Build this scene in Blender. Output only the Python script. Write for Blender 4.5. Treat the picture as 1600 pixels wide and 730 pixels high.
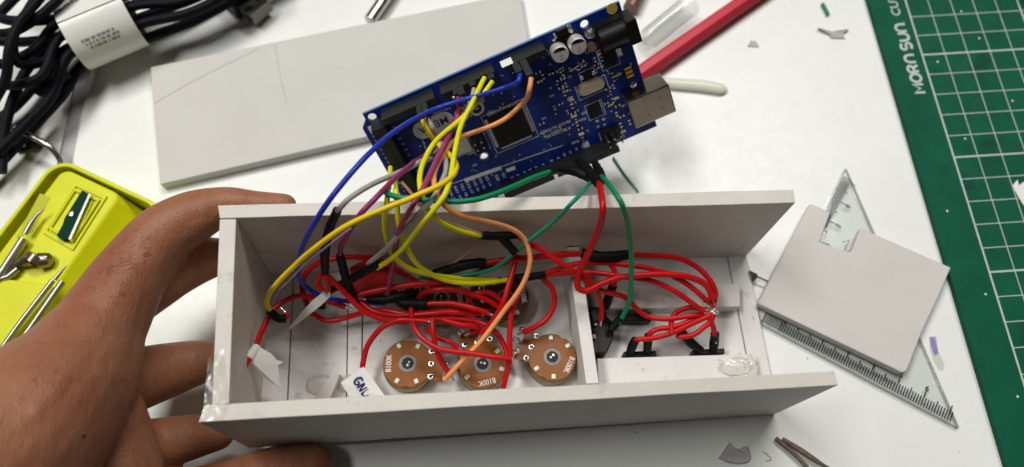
import bpy, math, random
import numpy as np
from mathutils import Matrix, Vector

random.seed(7)
for o in list(bpy.data.objects): bpy.data.objects.remove(o)
scene = bpy.context.scene
C = scene.collection
S = 0.01                                   # all lengths below are centimetres

# ---------------------------------------------------------------- camera, light, exposure
CAM_H = 29.3; TILT = math.radians(21.7); FPX = 1232.0
cd = bpy.data.cameras.new('camera'); cam = bpy.data.objects.new('camera', cd); C.objects.link(cam)
cam.location = (0, 0, CAM_H*S); cam.rotation_euler = (TILT, 0, 0)
cd.sensor_width = 36; cd.lens = 36*FPX/1600; cd.clip_start = 0.005; cd.clip_end = 50
cd.dof.use_dof = True; cd.dof.focus_distance = 0.262; cd.dof.aperture_fstop = 8.5
scene.camera = cam
w = bpy.data.worlds.new('World'); scene.world = w; w.use_nodes = True
w.node_tree.nodes['Background'].inputs[0].default_value = (1.0, 0.95, 0.88, 1)
w.node_tree.nodes['Background'].inputs[1].default_value = 0.02
def ceiling_lamp(name, loc, target, sx, sy, power, col):
    l = bpy.data.lights.new(name, 'AREA'); l.shape = 'RECTANGLE'; l.size = sx; l.size_y = sy; l.energy = power; l.color = col
    o = bpy.data.objects.new(name, l); C.objects.link(o); o.location = loc
    d = Vector(target)-Vector(loc); o.rotation_euler = d.to_track_quat('-Z', 'Y').to_euler()
ceiling_lamp('ceiling_lamp', (-0.85, 0.50, 2.0), (-0.8, 0.5, 0), 1.2, 0.35, 34, (1.0, 0.985, 0.945))
ceiling_lamp('ceiling_lamp', (0.45, 1.25, 2.0), (0.4, 1.1, 0), 1.2, 0.35, 33, (1.0, 0.98, 0.94))
scene.view_settings.view_transform = 'Standard'; scene.view_settings.look = 'None'
scene.view_settings.exposure = 0.0; scene.view_settings.gamma = 1.0
scene.render.engine = 'CYCLES'
scene.render.resolution_x = 1024; scene.render.resolution_y = 467

# ---------------------------------------------------------------- places: photo ray -> real point at a known height
ct, st = math.cos(TILT), math.sin(TILT)
O = np.array([0, 0, CAM_H]); FW = np.array([0, st, -ct]); UP = np.array([0, ct, st]); RT = np.array([1., 0, 0])
def ray(x, y): return FW + RT*(x-800)/FPX + UP*(365-y)/FPX
def un(x, y, z=0.0):
    r = ray(x, y); return O + r*((z-CAM_H)/r[2])
def plane_hit(x, y, p0, n):
    r = ray(x, y); return O + r*(((p0-O)@n)/(r@n))
def depth(P): return (np.array(P)-O)@FW
# the project box frame (slightly raised at its left end where the hand lifts it)
def Rot(y, p, r):
    cy, sy = math.cos(y), math.sin(y); Rz = np.array([[cy,-sy,0],[sy,cy,0],[0,0,1]])
    cp, sp = math.cos(p), math.sin(p); Ry = np.array([[cp,0,sp],[0,1,0],[-sp,0,cp]])
    cr, sr = math.cos(r), math.sin(r); Rx = np.array([[1,0,0],[0,cr,-sr],[0,sr,cr]])
    return Rz@Ry@Rx
BM = Rot(0.065, 0.064, -0.039); BO = np.array([9.541, 4.305, 0.0]); BN = BM[:, 2]
def bx(lx, ly, lz): return BO + BM@np.array([lx, ly, lz])
def pf(x, y, h): return plane_hit(x, y, BO+BN*h, BN)
# circuit board frame (leaning behind the box)
KA = np.array([-5.57, 14.32, 4.6]); KB = np.array([3.76, 17.73, 6.67]); KC = np.array([5.65, 15.22, 2.36])
ex = KA-KB; ex /= np.linalg.norm(ex); ey = KC-KB; ey -= ex*(ey@ex); ey /= np.linalg.norm(ey); ez = np.cross(ex, ey)
def bpt(x, y, off=0.0): return plane_hit(x, y, KB+ez*off, ez)
def bmm(x, y, off=0.0):
    P = bpt(x, y, off)-KB; return P@ex, P@ey                          # cm on the board
def zdir(d):
    d = np.array(d, float); d /= np.linalg.norm(d)
    a = np.array([0,0,1.]) if abs(d[2]) < .9 else np.array([1.,0,0])
    u = np.cross(a, d); u /= np.linalg.norm(u); return u, np.cross(d, u), d

# ---------------------------------------------------------------- materials
MATS = {}
def mat(name, col, rough=0.5, metal=0.0, var=0.0, scale=200, bump=0.0, bscale=600, coat=0.0, trans=0.0, sss=0.0, spots=None, spec=0.32, ior=1.45):
    if name in MATS: return MATS[name]
    m = bpy.data.materials.new(name); m.use_nodes = True; nt = m.node_tree; N = nt.nodes; L = nt.links
    b = N['Principled BSDF']
    b.inputs['Base Color'].default_value = (*col, 1); b.inputs['Roughness'].default_value = rough; b.inputs['Metallic'].default_value = metal
    b.inputs['Coat Weight'].default_value = coat; b.inputs['Transmission Weight'].default_value = trans; b.inputs['IOR'].default_value = ior
    b.inputs['Specular IOR Level'].default_value = spec
    if sss:
        b.inputs['Subsurface Weight'].default_value = sss; b.inputs['Subsurface Radius'].default_value = (1.0, .35, .18); b.inputs['Subsurface Scale'].default_value = 0.0025
    tc = N.new('ShaderNodeTexCoord')
    if var or spots:
        nz = N.new('ShaderNodeTexNoise'); nz.inputs['Scale'].default_value = scale; nz.inputs['Detail'].default_value = 6; nz.inputs['Roughness'].default_value = .62
        L.new(tc.outputs['Object'], nz.inputs['Vector'])
        cr = N.new('ShaderNodeValToRGB'); cr.color_ramp.elements[0].position = .3; cr.color_ramp.elements[1].position = .7
        cr.color_ramp.elements[0].color = (*[c*(1-var) for c in col], 1); cr.color_ramp.elements[1].color = (*[min(1, c*(1+var)) for c in col], 1)
        L.new(nz.outputs['Fac'], cr.inputs['Fac']); out = cr.outputs['Color']
        if spots:
            sc, lo, hi, scol, amt = spots
            n2 = N.new('ShaderNodeTexNoise'); n2.inputs['Scale'].default_value = sc; n2.inputs['Detail'].default_value = 3
            L.new(tc.outputs['Object'], n2.inputs['Vector'])
            mr = N.new('ShaderNodeMapRange'); mr.inputs['From Min'].default_value = lo; mr.inputs['From Max'].default_value = hi; mr.inputs['To Max'].default_value = amt
            L.new(n2.outputs['Fac'], mr.inputs['Value'])
            mx = N.new('ShaderNodeMix'); mx.data_type = 'RGBA'; L.new(mr.outputs['Result'], mx.inputs['Factor'])
            L.new(out, mx.inputs['A']); mx.inputs['B'].default_value = (*scol, 1); out = mx.outputs['Result']
        L.new(out, b.inputs['Base Color'])
    if bump:
        n3 = N.new('ShaderNodeTexNoise'); n3.inputs['Scale'].default_value = bscale; n3.inputs['Detail'].default_value = 4
        L.new(tc.outputs['Object'], n3.inputs['Vector'])
        bp = N.new('ShaderNodeBump'); bp.inputs['Strength'].default_value = bump; bp.inputs['Distance'].default_value = 0.0004
        L.new(n3.outputs['Fac'], bp.inputs['Height']); L.new(bp.outputs['Normal'], b.inputs['Normal'])
        # tiny gloss variation
        mr = N.new('ShaderNodeMapRange'); mr.inputs['To Min'].default_value = max(.02, rough-.08); mr.inputs['To Max'].default_value = min(1, rough+.08)
        L.new(n3.outputs['Fac'], mr.inputs['Value']); L.new(mr.outputs['Result'], b.inputs['Roughness'])
    MATS[name] = m; return m
def clear_mat(name, tint, gloss=0.12, rough=0.12, bump=0.0, bscale=500, body=0.0):
    """thin clear plastic: see-through with a fresnel sheen and a little milky body"""
    if name in MATS: return MATS[name]
    m = bpy.data.materials.new(name); m.use_nodes = True; nt = m.node_tree; N = nt.nodes; L = nt.links; N.clear()
    o = N.new('ShaderNodeOutputMaterial'); t = N.new('ShaderNodeBsdfTransparent'); t.inputs[0].default_value = (*tint, 1)
    g = N.new('ShaderNodeBsdfGlossy'); g.inputs['Roughness'].default_value = rough; d = N.new('ShaderNodeBsdfDiffuse'); d.inputs[0].default_value = (.8, .8, .77, 1)
    f = N.new('ShaderNodeLayerWeight'); f.inputs['Blend'].default_value = .5
    pw = N.new('ShaderNodeMath'); pw.operation = 'POWER'; pw.inputs[1].default_value = 3.5; L.new(f.outputs['Facing'], pw.inputs[0])
    ma = N.new('ShaderNodeMath'); ma.operation = 'MULTIPLY_ADD'; ma.inputs[1].default_value = .6; ma.inputs[2].default_value = gloss+.03; ma.use_clamp = True
    L.new(pw.outputs[0], ma.inputs[0]); m1 = N.new('ShaderNodeMixShader'); m1.inputs[0].default_value = body; L.new(t.outputs[0], m1.inputs[1]); L.new(d.outputs[0], m1.inputs[2])
    m2 = N.new('ShaderNodeMixShader'); L.new(ma.outputs[0], m2.inputs[0]); L.new(m1.outputs[0], m2.inputs[1]); L.new(g.outputs[0], m2.inputs[2]); L.new(m2.outputs[0], o.inputs[0])
    if bump:
        tc = N.new('ShaderNodeTexCoord'); n3 = N.new('ShaderNodeTexNoise'); n3.inputs['Scale'].default_value = bscale; L.new(tc.outputs['Object'], n3.inputs['Vector'])
        bp = N.new('ShaderNodeBump'); bp.inputs['Strength'].default_value = bump; bp.inputs['Distance'].default_value = .001
        L.new(n3.outputs['Fac'], bp.inputs['Height']); L.new(bp.outputs['Normal'], g.inputs['Normal']); L.new(bp.outputs['Normal'], f.inputs['Normal'])
    MATS[name] = m; return m

M_table = mat('table_laminate', (.77, .785, .76), .32, var=.025, scale=40, bump=.12, bscale=260, spots=(900, .70, .74, (.5, .49, .45), .5))
M_table2 = mat('side_table_laminate', (.77, .79, .75), .25, var=.05, scale=60, bump=.2, bscale=420)
M_edge = mat('edge_strip', (.42, .40, .42), .45, var=.08, scale=80)
M_foam = mat('foam_board', (.61, .575, .525), .48, var=.05, scale=45, bump=.3, bscale=700, spots=(170, .63, .74, (.40, .37, .33), .55))
M_foamcut = mat('cut_edge', (.70, .68, .63), .6, var=.05, scale=300, bump=.5, bscale=1500)
M_panel = mat('panel_board', (.56, .548, .512), .5, var=.03, scale=35, bump=.12, bscale=900, spots=(210, .68, .76, (.38, .365, .34), .4))
M_panel2 = mat('offcut_board', (.59, .562, .535), .5, var=.03, scale=45, bump=.1, bscale=900, spots=(230, .70, .76, (.33, .30, .30), .5))
M_rail = mat('rail_board', (.68, .655, .635), .5, var=.05, scale=90, bump=.3, bscale=900, spots=(260, .64, .72, (.40, .37, .35), .6))
M_pcb = mat('pcb_blue', (.003, .020, .175), .34, var=.22, scale=260, bump=.06, bscale=1500)
M_pcbedge = mat('pcb_edge', (.12, .2, .34), .5)
M_silk = mat('silkscreen', (.72, .74, .76), .6)
M_black = mat('black_plastic', (.005, .005, .005), .45, bump=.1, bscale=1200, spec=.3)
M_header = mat('header_plastic', (.010, .012, .0115), .5, var=.2, scale=300, spec=.35)
M_shrink = mat('heat_shrink_black', (.004, .004, .004), .55, var=.2, scale=300, bump=.6, bscale=700, spec=.22)
M_cable = mat('cable_jacket', (.0035, .004, .008), .55, var=.3, scale=300, bump=.4, bscale=1800, spec=.16)
M_steel = mat('tinned_steel', (.50, .48, .45), .28, metal=1, var=.15, scale=300, bump=.08, bscale=500)
M_rod = mat('satin_steel', (.42, .40, .37), .42, metal=1, var=.15, scale=300)
M_usb = mat('usb_shell', (.31, .275, .235), .22, metal=1, var=.12, scale=150, bump=.06, bscale=200)
M_solder = mat('solder', (.75, .75, .73), .25, metal=1, bump=.5, bscale=2000)
M_alu = mat('capacitor_can', (.80, .76, .76), .38, metal=.6)
M_gold = mat('gold_part', (.62, .42, .06), .4, metal=.2)
M_phen = mat('phenolic_brown', (.235, .080, .012), .33, var=.18, scale=220, bump=.08, bscale=900)
M_phen2 = mat('phenolic_dark', (.075, .026, .012), .38, var=.2, scale=220, bump=.08, bscale=900)
M_can = mat('pot_can', (.26, .215, .13), .35, metal=.9, var=.2, scale=300)
M_tab = mat('pot_tab', (.62, .62, .50), .35, metal=.4)
M_ring = mat('grey_rotor', (.24, .235, .225), .5)
M_tin = mat('yellow_plastic', (.64, .66, .006), .33, var=.06, scale=70, bump=.08, bscale=500)
M_tind = mat('tin_gap_shade', (.035, .03, .004), .6)  # dark colour paints the shade in the gap between rim and tray
M_green = mat('sharpener_green', (.003, .035, .018), .6, var=.2, scale=200, spec=.1)
M_mat = mat('cutting_mat_green', (.003, .085, .046), .62, var=.16, scale=70, bump=.4, bscale=1500, spec=.14, spots=(60, .62, .72, (.004, .045, .03), .7))
M_matline = mat('mat_print', (.47, .53, .49), .6, var=.12, scale=300)
M_paper = mat('paper_tag', (.78, .77, .73), .6, var=.03, scale=100, bump=.2, bscale=400)
M_label = mat('glossy_label', (.74, .73, .69), .22, var=.03, scale=60, bump=.15, bscale=200)
M_print = mat('grey_print', (.25, .24, .24), .6)
M_ink = mat('blue_ink', (.015, .015, .16), .5)
M_inkp = mat('purple_ink', (.25, .22, .48), .5, var=.3, scale=300)
M_tick = mat('ruler_print', (.012, .012, .012), .8, spec=.03)
M_redrod = mat('red_plastic', (.50, .006, .03), .35, var=.05, scale=80, coat=.2)
M_glue = mat('hot_glue', (.68, .69, .58), .25, var=.05, scale=120, sss=.3)
M_clear = clear_mat('clear_acrylic', (.965, .975, .97), .02, .06)
M_cedge = clear_mat('edge_refraction', (.72, .75, .73), .05, .1)  # darker tint stands in for refraction along the acrylic edge
M_tape = clear_mat('clear_tape', (.98, .98, .97), .02, .12, bump=.22, bscale=150)
M_blob = clear_mat('clear_glue', (.97, .965, .94), .0, .15, bump=.5, bscale=260, body=.22)
M_tube = clear_mat('clear_cap', (.965, .97, .965), .0, .12, bump=.1, bscale=80, body=.05)
M_scrap = mat('grey_scrap', (.42, .40, .39), .5, var=.1, scale=200)
M_brown = mat('brown_fibre', (.16, .12, .09), .55, var=.3, scale=400)
M_hair = mat('hair', (.055, .026, .014), .5)
# skin
def skin():
    m = mat('skin', (.315, .138, .072), .45, var=.18, scale=60, sss=.10, spots=(34, .38, .66, (.25, .080, .042), .8), spec=.38)
    nt = m.node_tree; N = nt.nodes; L = nt.links; b = N['Principled BSDF']; tc = N.new('ShaderNodeTexCoord')
    v = N.new('ShaderNodeTexVoronoi'); v.feature = 'DISTANCE_TO_EDGE'; v.inputs['Scale'].default_value = 900
    mp_ = N.new('ShaderNodeMapping'); mp_.inputs['Rotation'].default_value = (0, 0, -.7); mp_.inputs['Scale'].default_value = (1, .3, 1)
    n1 = N.new('ShaderNodeTexNoise'); n1.inputs['Scale'].default_value = 420; n1.inputs['Detail'].default_value = 5; n1.inputs['Distortion'].default_value = .6
    n2 = N.new('ShaderNodeTexNoise'); n2.inputs['Scale'].default_value = 110; n2.inputs['Detail'].default_value = 3
    L.new(tc.outputs['Object'], v.inputs['Vector']); L.new(tc.outputs['Object'], mp_.inputs['Vector']); L.new(mp_.outputs['Vector'], n1.inputs['Vector']); L.new(tc.outputs['Object'], n2.inputs['Vector'])
    a1 = N.new('ShaderNodeMath'); a1.operation = 'MULTIPLY_ADD'; a1.inputs[1].default_value = .6; L.new(v.outputs['Distance'], a1.inputs[0]); L.new(n1.outputs['Fac'], a1.inputs[2])
    a2 = N.new('ShaderNodeMath'); a2.operation = 'MULTIPLY_ADD'; a2.inputs[1].default_value = 1.6; L.new(n2.outputs['Fac'], a2.inputs[0]); L.new(a1.outputs[0], a2.inputs[2])
    bp = N.new('ShaderNodeBump'); bp.inputs['Strength'].default_value = .55; bp.inputs['Distance'].default_value = .0005; L.new(a2.outputs[0], bp.inputs['Height']); L.new(bp.outputs['Normal'], b.inputs['Normal'])
    return m
M_skin = skin()
WC = {'red': (.47, .0045, .006), 'yellow': (.68, .66, .008), 'warm': (.78, .56, .006), 'blue': (.012, .035, .40), 'orange': (.80, .32, .11), 'purple': (.24, .022, .10),
      'magenta': (.32, .035, .14), 'grey': (.33, .33, .32), 'green': (.004, .21, .085), 'teal': (.006, .22, .13), 'tan': (.32, .19, .10), 'lilac': (.30, .22, .36), 'white': (.7, .7, .68), 'brown': (.25, .12, .06)}
def wmat(c): return mat('insulation_'+c, WC[c], .34, var=.07, scale=200, bump=.1, bscale=500)

# ---------------------------------------------------------------- mesh helpers (centimetres)
class G:
    def __init__(s, frame=None): s.v = []; s.f = []; s.fr = frame
    def P(s, p):
        if s.fr is None: return np.array(p, float)
        o, a, b, c = s.fr; return o + a*p[0] + b*p[1] + c*p[2]
    def add(s, vs, fs):
        k = len(s.v); s.v += [s.P(p) for p in vs]; s.f += [tuple(i+k for i in f) for f in fs]
    def hexa(s, b, t):
        s.add(list(b)+list(t), [(3,2,1,0),(4,5,6,7),(0,1,5,4),(1,2,6,5),(2,3,7,6),(3,0,4,7)]); return s
    def box(s, x0, x1, y0, y1, z0, z1):
        return s.hexa([(x0,y0,z0),(x1,y0,z0),(x1,y1,z0),(x0,y1,z0)], [(x0,y0,z1),(x1,y0,z1),(x1,y1,z1),(x0,y1,z1)])
    def prism(s, bot, top):
        n = len(bot); s.add(list(bot)+list(top), [tuple(range(n-1,-1,-1)), tuple(range(n,2*n))]+[(i,(i+1)%n,n+(i+1)%n,n+i) for i in range(n)]); return s
    def poly(s, pts2, z0, z1): return s.prism([(x,y,z0) for x,y in pts2], [(x,y,z1) for x,y in pts2])
    def lathe(s, prof, o=(0,0,0), axis=(0,0,1), n=24, sx=1.0, sy=1.0):
        o = np.array(o, float); u, v, d = zdir(axis); vs = []; fs = []
        for r, z in prof:
            for i in range(n):
                a = 2*math.pi*i/n; vs.append(o+u*(r*sx*math.cos(a))+v*(r*sy*math.sin(a))+d*z)
        m = len(prof)
        for j in range(m-1):
            for i in range(n): fs.append((j*n+i, j*n+(i+1)%n, (j+1)*n+(i+1)%n, (j+1)*n+i))
        fs += [tuple(range(n-1,-1,-1)), tuple(range((m-1)*n, m*n))]
        s.add(vs, fs); return s
    def cyl(s, a, b, r, n=16, r2=None):
        a = np.array(a, float); b = np.array(b, float); return s.lathe([(r,0),(r if r2 is None else r2, np.linalg.norm(b-a))], a, b-a, n)
    def tube(s, pts, r, n=10, smooth=True, step=.12, jit=0.0):
        P = [np.array(p, float) for p in pts]
        R = list(r) if hasattr(r, '__len__') else [r]*len(P)
        if smooth and len(P) > 2: P, R = spline(P, R, step)
        vs = []; fs = []; m = len(P); up = None
        for i in range(m):
            t = P[min(i+1,m-1)]-P[max(i-1,0)]; t /= (np.linalg.norm(t)+1e-9)
            if up is None: up = zdir(t)[0]
            up = up-t*(up@t); up /= np.linalg.norm(up)+1e-9; sd = np.cross(t, up)
            rr = R[i]*(1+jit*(random.random()-.5))
            for k in range(n):
                a = 2*math.pi*k/n; vs.append(P[i]+(up*math.cos(a)+sd*math.sin(a))*rr)
        for i in range(m-1):
            for k in range(n): fs.append((i*n+k, i*n+(k+1)%n, (i+1)*n+(k+1)%n, (i+1)*n+k))
        fs += [tuple(range(n-1,-1,-1)), tuple(range((m-1)*n, m*n))]
        s.add(vs, fs); return s
    def text(s, txt, size, o=(0,0,0), depth_=.004, offset=0.0, width=None, rot=0.0, center=True):
        cu = bpy.data.curves.new('t', 'FONT'); cu.body = txt; cu.size = size; cu.extrude = depth_; cu.offset = offset; cu.resolution_u = 3
        ob = bpy.data.objects.new('t', cu); C.objects.link(ob); dg = bpy.context.evaluated_depsgraph_get(); e = ob.evaluated_get(dg); me = e.to_mesh()
        V = np.array([v.co[:] for v in me.vertices]); F = [tuple(p.vertices) for p in me.polygons]; e.to_mesh_clear()
        bpy.data.objects.remove(ob); bpy.data.curves.remove(cu)
        if not len(V): return s
        lo, hi = V.min(0), V.max(0)
        if width: V[:,0] = (V[:,0]-lo[0])*width/(hi[0]-lo[0]); hi[0] = width; lo[0] = 0
        V[:,0] -= (lo[0]+hi[0])/2 if center else lo[0]
        V[:,1] -= (lo[1]+hi[1])/2 if center else lo[1]
        c_, s_ = math.cos(rot), math.sin(rot)
        s.add([(o[0]+c_*x-s_*y, o[1]+s_*x+c_*y, o[2]+z) for x, y, z in V], F); return s
def spline(P, R, step=.12):
    Q = [2*P[0]-P[1]]+P+[2*P[-1]-P[-2]]; RR = [R[0]]+R+[R[-1]]; out = []; ro = []
    for i in range(1, len(Q)-2):
        p0, p1, p2, p3 = Q[i-1:i+3]; n = max(2, int(np.linalg.norm(p2-p1)/step))
        # centripetal-ish tangents
        d1 = max(np.linalg.norm(p2-p1), 1e-6); d0 = max(np.linalg.norm(p1-p0), 1e-6); d2 = max(np.linalg.norm(p3-p2), 1e-6)
        m1 = ((p2-p1)/d1*d0+(p1-p0)/d0*d1)/(d0+d1)*d1; m2 = ((p3-p2)/d2*d1+(p2-p1)/d1*d2)/(d1+d2)*d1
        for k in range(n):
            t = k/n; h = (2*t**3-3*t*t+1, t**3-2*t*t+t, -2*t**3+3*t*t, t**3-t*t)
            out.append(h[0]*p1+h[1]*m1+h[2]*p2+h[3]*m2); ro.append(RR[i]*(1-t)+RR[i+1]*t)
    out.append(P[-1]); ro.append(R[-1]); return out, ro

ORG = {}
def empty(name, label, cat, loc, group=None):
    o = bpy.data.objects.new(name, None); C.objects.link(o); o.empty_display_size = .01
    o.location = [c*S for c in loc]; ORG[o.name] = np.array(loc, float); tag(o, label, cat, group); return o
def tag(o, label=None, cat=None, group=None, kind=None):
    if label: o['label'] = label
    if cat: o['category'] = cat
    if group: o['group'] = group
    if kind: o['kind'] = kind
    return o
def obj(name, g, m, parent=None, smooth=False, bevel=0.0, label=None, cat=None, group=None, kind=None, seg=2):
    v = np.array(g.v)
    if parent is not None: org = ORG[parent.name]
    else:
        org = (v.min(0)+v.max(0))/2; org[2] = v[:,2].min()
    me = bpy.data.meshes.new(name); me.from_pydata(((v-org)*S).tolist(), [], g.f); me.update(); me.materials.append(m)
    if smooth:
        me.polygons.foreach_set('use_smooth', [True]*len(me.polygons)); me.set_sharp_from_angle(angle=math.radians(48))
    o = bpy.data.objects.new(name, me); C.objects.link(o)
    if parent is not None: o.parent = parent
    else: o.location = org*S
    ORG[o.name] = org
    if bevel:
        b = o.modifiers.new('bevel', 'BEVEL'); b.width = bevel*S; b.segments = seg; b.limit_method = 'ANGLE'; b.angle_limit = math.radians(40)
    return tag(o, label, cat, group, kind)
def copy_tree(o, parent=None):
    c = o.copy(); C.objects.link(c)
    if parent is not None: c.parent = parent
    for ch in [x for x in bpy.data.objects if x.parent == o]: copy_tree(ch, c)
    return c
def flat(pixels, z0, z1):
    """outline of a thing lying on the table, read at the height of its top face"""
    p = [un(x, y, z1)[:2] for x, y in pixels]; return G().poly(p if area(p) > 0 else p[::-1], z0, z1)
def area(p): return sum(p[i][0]*p[(i+1)%len(p)][1]-p[(i+1)%len(p)][0]*p[i][1] for i in range(len(p)))/2

# ================================================================ THE SETTING
# main table to the right of the seam, its edge strip, and the neighbouring table on the left
s0 = un(152, 60)[:2]; s1 = un(113, 255)[:2]; sd = (s1-s0)/np.linalg.norm(s1-s0); sn = np.array([-sd[1], sd[0]])
if sn[0] < 0: sn = -sn
tab = lambda y: s0+sd*((y-s0[1])/sd[1])
A = tab(-1.5); B = tab(95.0)  # unseen front edge, placed here to cut light bouncing onto the box
if A[1] > B[1]: A, B = B, A
g = G().poly([A, (80, A[1]), (80, B[1]), B], -2.5, 0); obj('table_top', g, M_table, kind='structure')
def ccw_(q):
    a = sum(q[i][0]*q[(i+1)%4][1]-q[(i+1)%4][0]*q[i][1] for i in range(4)); return q if a > 0 else q[::-1]
g = G().poly(ccw_([A-sn*.04-sn*.55, B-sn*.04-sn*.55, B-sn*.04, A-sn*.04]), -2.5, -.06); obj('table_edge_strip', g, M_edge, kind='structure', bevel=.05)
g = G().poly(ccw_([(-90, A[1]), (-90, B[1]), B-sn*.64, A-sn*.64]), -2.5, -.02); obj('side_table_top', g, M_table2, kind='structure')

obj('room_floor', G().poly([(-300,-250),(300,-250),(300,300),(-300,300)], -76, -75), mat('floor_tile', (.16,.15,.14), .5, var=.15, scale=12), kind='structure')

# ================================================================ THE PROJECT BOX
H = 5.624
def cut_panel(b, t, n=26, amt=.016):
    """board standing on its edge, rim cut by hand: b, t = four corners (outer/inner line ends) below and above"""
    g = G(); vs = []; rr = np.random.RandomState(int(abs(b[0][0])*1000)%9999); up = (t[0]-b[0])/np.linalg.norm(t[0]-b[0]); sd_ = (t[3]-t[0])/np.linalg.norm(t[3]-t[0])
    L_ = lambda p, q, k: p*(1-k)+q*k
    w1 = np.convolve(rr.normal(0,1,n+5), np.ones(3)/3, 'same'); w2 = np.convolve(rr.normal(0,1,n+5), np.ones(3)/3, 'same')
    for i in range(n+1):
        k = i/n
        vs += [L_(b[0],b[1],k), L_(b[3],b[2],k), L_(t[3],t[2],k)+up*amt*w2[i]+sd_*amt*w1[i+2]*.7, L_(t[0],t[1],k)+up*amt*w1[i]+sd_*amt*w2[i+3]*.7]
    fs = [(i*4+k, i*4+(k+1)%4, (i+1)*4+(k+1)%4, (i+1)*4+k) for i in range(n) for k in range(4)]+[(3,2,1,0), tuple(n*4+k for k in range(4))]
    g.add(vs, fs); return g
box = empty('project_box', 'white foam board box with open right end holding potentiometers and wires', 'box', bx(-9.3, 3.2, 0))
def up_(p, d): return p + BN*d
# back panel: outer/inner rims from the photo, standing on the floor
bTo = [pf(340,321,H), pf(1240,296,H)]; bTi = [pf(343,341,H), pf(1243,317,H)]
bBi = [pf(421,428,.5), pf(1167,399,.5)]; bBi = [p-BN*.5 for p in bBi]
bBo = [bBi[i]+(bTo[i]-bTi[i]) for i in (0,1)]
g = cut_panel([bBi[0], bBi[1], bBo[1], bBo[0]], [bTi[0], bTi[1], bTo[1], bTo[0]]); obj('back_panel', g, M_foam, box, bevel=.03)
fTo = [pf(310,660,H), pf(1310,602,H)]; fTi = [pf(319,633,H), pf(1304,580,H)]
fBo = [pf(388,700,0), pf(1210,648,0)]; fBi = [fBo[i]+(fTi[i]-fTo[i]) for i in (0,1)]
g = cut_panel([fBo[0], fBo[1], fBi[1], fBi[0]], [fTo[0], fTo[1], fTi[1], fTi[0]]); front = obj('front_panel', g, M_foam, box, bevel=.03)
lo_t = [pf(343,342,H), pf(331,634,H)]; li_t = [pf(369,341.5,H), pf(358,631.5,H)]
li_b = [pf(424,429,.5)-BN*.5, pf(404,679,.5)-BN*.5]; lo_b = [li_b[i]+(lo_t[i]-li_t[i]) for i in (0,1)]
e_ = (li_t[1]-li_t[0])/np.linalg.norm(li_t[1]-li_t[0])*.012
g = G().hexa([lo_b[1]-e_, li_b[1]-e_, li_b[0]+e_, lo_b[0]+e_], [lo_t[1]-e_, li_t[1]-e_, li_t[0]+e_, lo_t[0]+e_]); left = obj('left_panel', g, M_foam, box, bevel=.03)
# floor planks (their seams show)
def floor_x(px, py=520): 
    P = pf(px, py, .5)-BO; return (BM.T@P)[0]
xs = [floor_x(412)-.3, floor_x(454), floor_x(543), floor_x(566), floor_x(1160), floor_x(1192)]
drop = [0, .03, .0, .02, -.01]
for i in range(5):
    a, b = xs[i]+.02, xs[i+1]-.02; sk = .0
    g = G().hexa([bx(a,.52,0), bx(b,.52,0), bx(b,6.33,0), bx(a,6.33,0)], [bx(a,.52,.5-drop[i]), bx(b,.52,.5-drop[i]), bx(b,6.33,.5-drop[i]), bx(a,6.33,.5-drop[i])])
    obj('floor_plank', g, M_rail, box, bevel=.025)
def on_floor(pix, h0, h1): return G().prism([pf(x,y,h1)-BN*(h1-h0) for x,y in pix], [pf(x,y,h1) for x,y in pix])
obj('divider', on_floor([(936,599),(916,600),(886,386),(905,385)], .505, 2.3), M_rail, box, bevel=.03)
obj('support_rail', on_floor([(1157,479),(925,483),(921,447),(1156,443)], .505, 1.1), M_rail, box, bevel=.03)
obj('support_rail', on_floor([(1184,596),(936,604),(933,560),(1182,553)], .505, 1.1), M_rail, box, bevel=.03)
# corner wrap of clear tape and the blobs of hot glue
g = G(); t_ = BN*.012
q = [pf(326,560,H)+t_, pf(350,545,H)+t_, pf(359,634,H)+t_, pf(318,638,H)+t_]
g.prism(q[::-1], [p+BN*.014 for p in q[::-1]]); q = [pf(318,640,H)+t_, pf(356,637,H)+t_, pf(350,657,H)+t_, pf(311,660,H)+t_]
g.prism(q[::-1], [p+BN*.014 for p in q[::-1]]); obj('clear_tape', g, M_tape, box)
def blob(cx, cy, h, rx, ry, rz, name='glue_blob', m=None):
    c = pf(cx, cy, h); g = G((c, BM[:,0], BM[:,1], BN)); prof = [(math.sin(a), -math.cos(a)) for a in np.linspace(.02, math.pi-.02, 10)]
    vs = []; n = 16
    g2 = G(); g2.lathe(prof, n=n)
    g.add([(p[0]*rx*(1+.2*random.uniform(-1,1)), p[1]*ry*(1+.15*random.uniform(-1,1)), p[2]*rz) for p in g2.v], g2.f)
    return obj(name, g, m or M_blob, box, smooth=True)
blob(1150, 573, 1.12, .62, .34, .07); blob(500, 600, .55, .5, .35, .16); blob(1174, 573, 1.12, .26, .42, .07); blob(424, 480, .8, .07, .5, .2); blob(540, 598, .55, .3, .3, .12)
g = G(); g.tube([pf(352,552,H-.1), pf(358,590,H-.15), pf(360,625,H-.2)], .06, 8); obj('glue_bead', g, M_blob, box, smooth=True)
# small wedge glued to the floor
g = G().prism([pf(486,628,.52), pf(512,632,.52), pf(535,590,.52), pf(522,586,.52)], [pf(488,628,.62), pf(512,632,.62), pf(532,584,1.5), pf(520,582,1.5)])
obj('corner_block', g, M_rail, box, bevel=.02)

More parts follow.
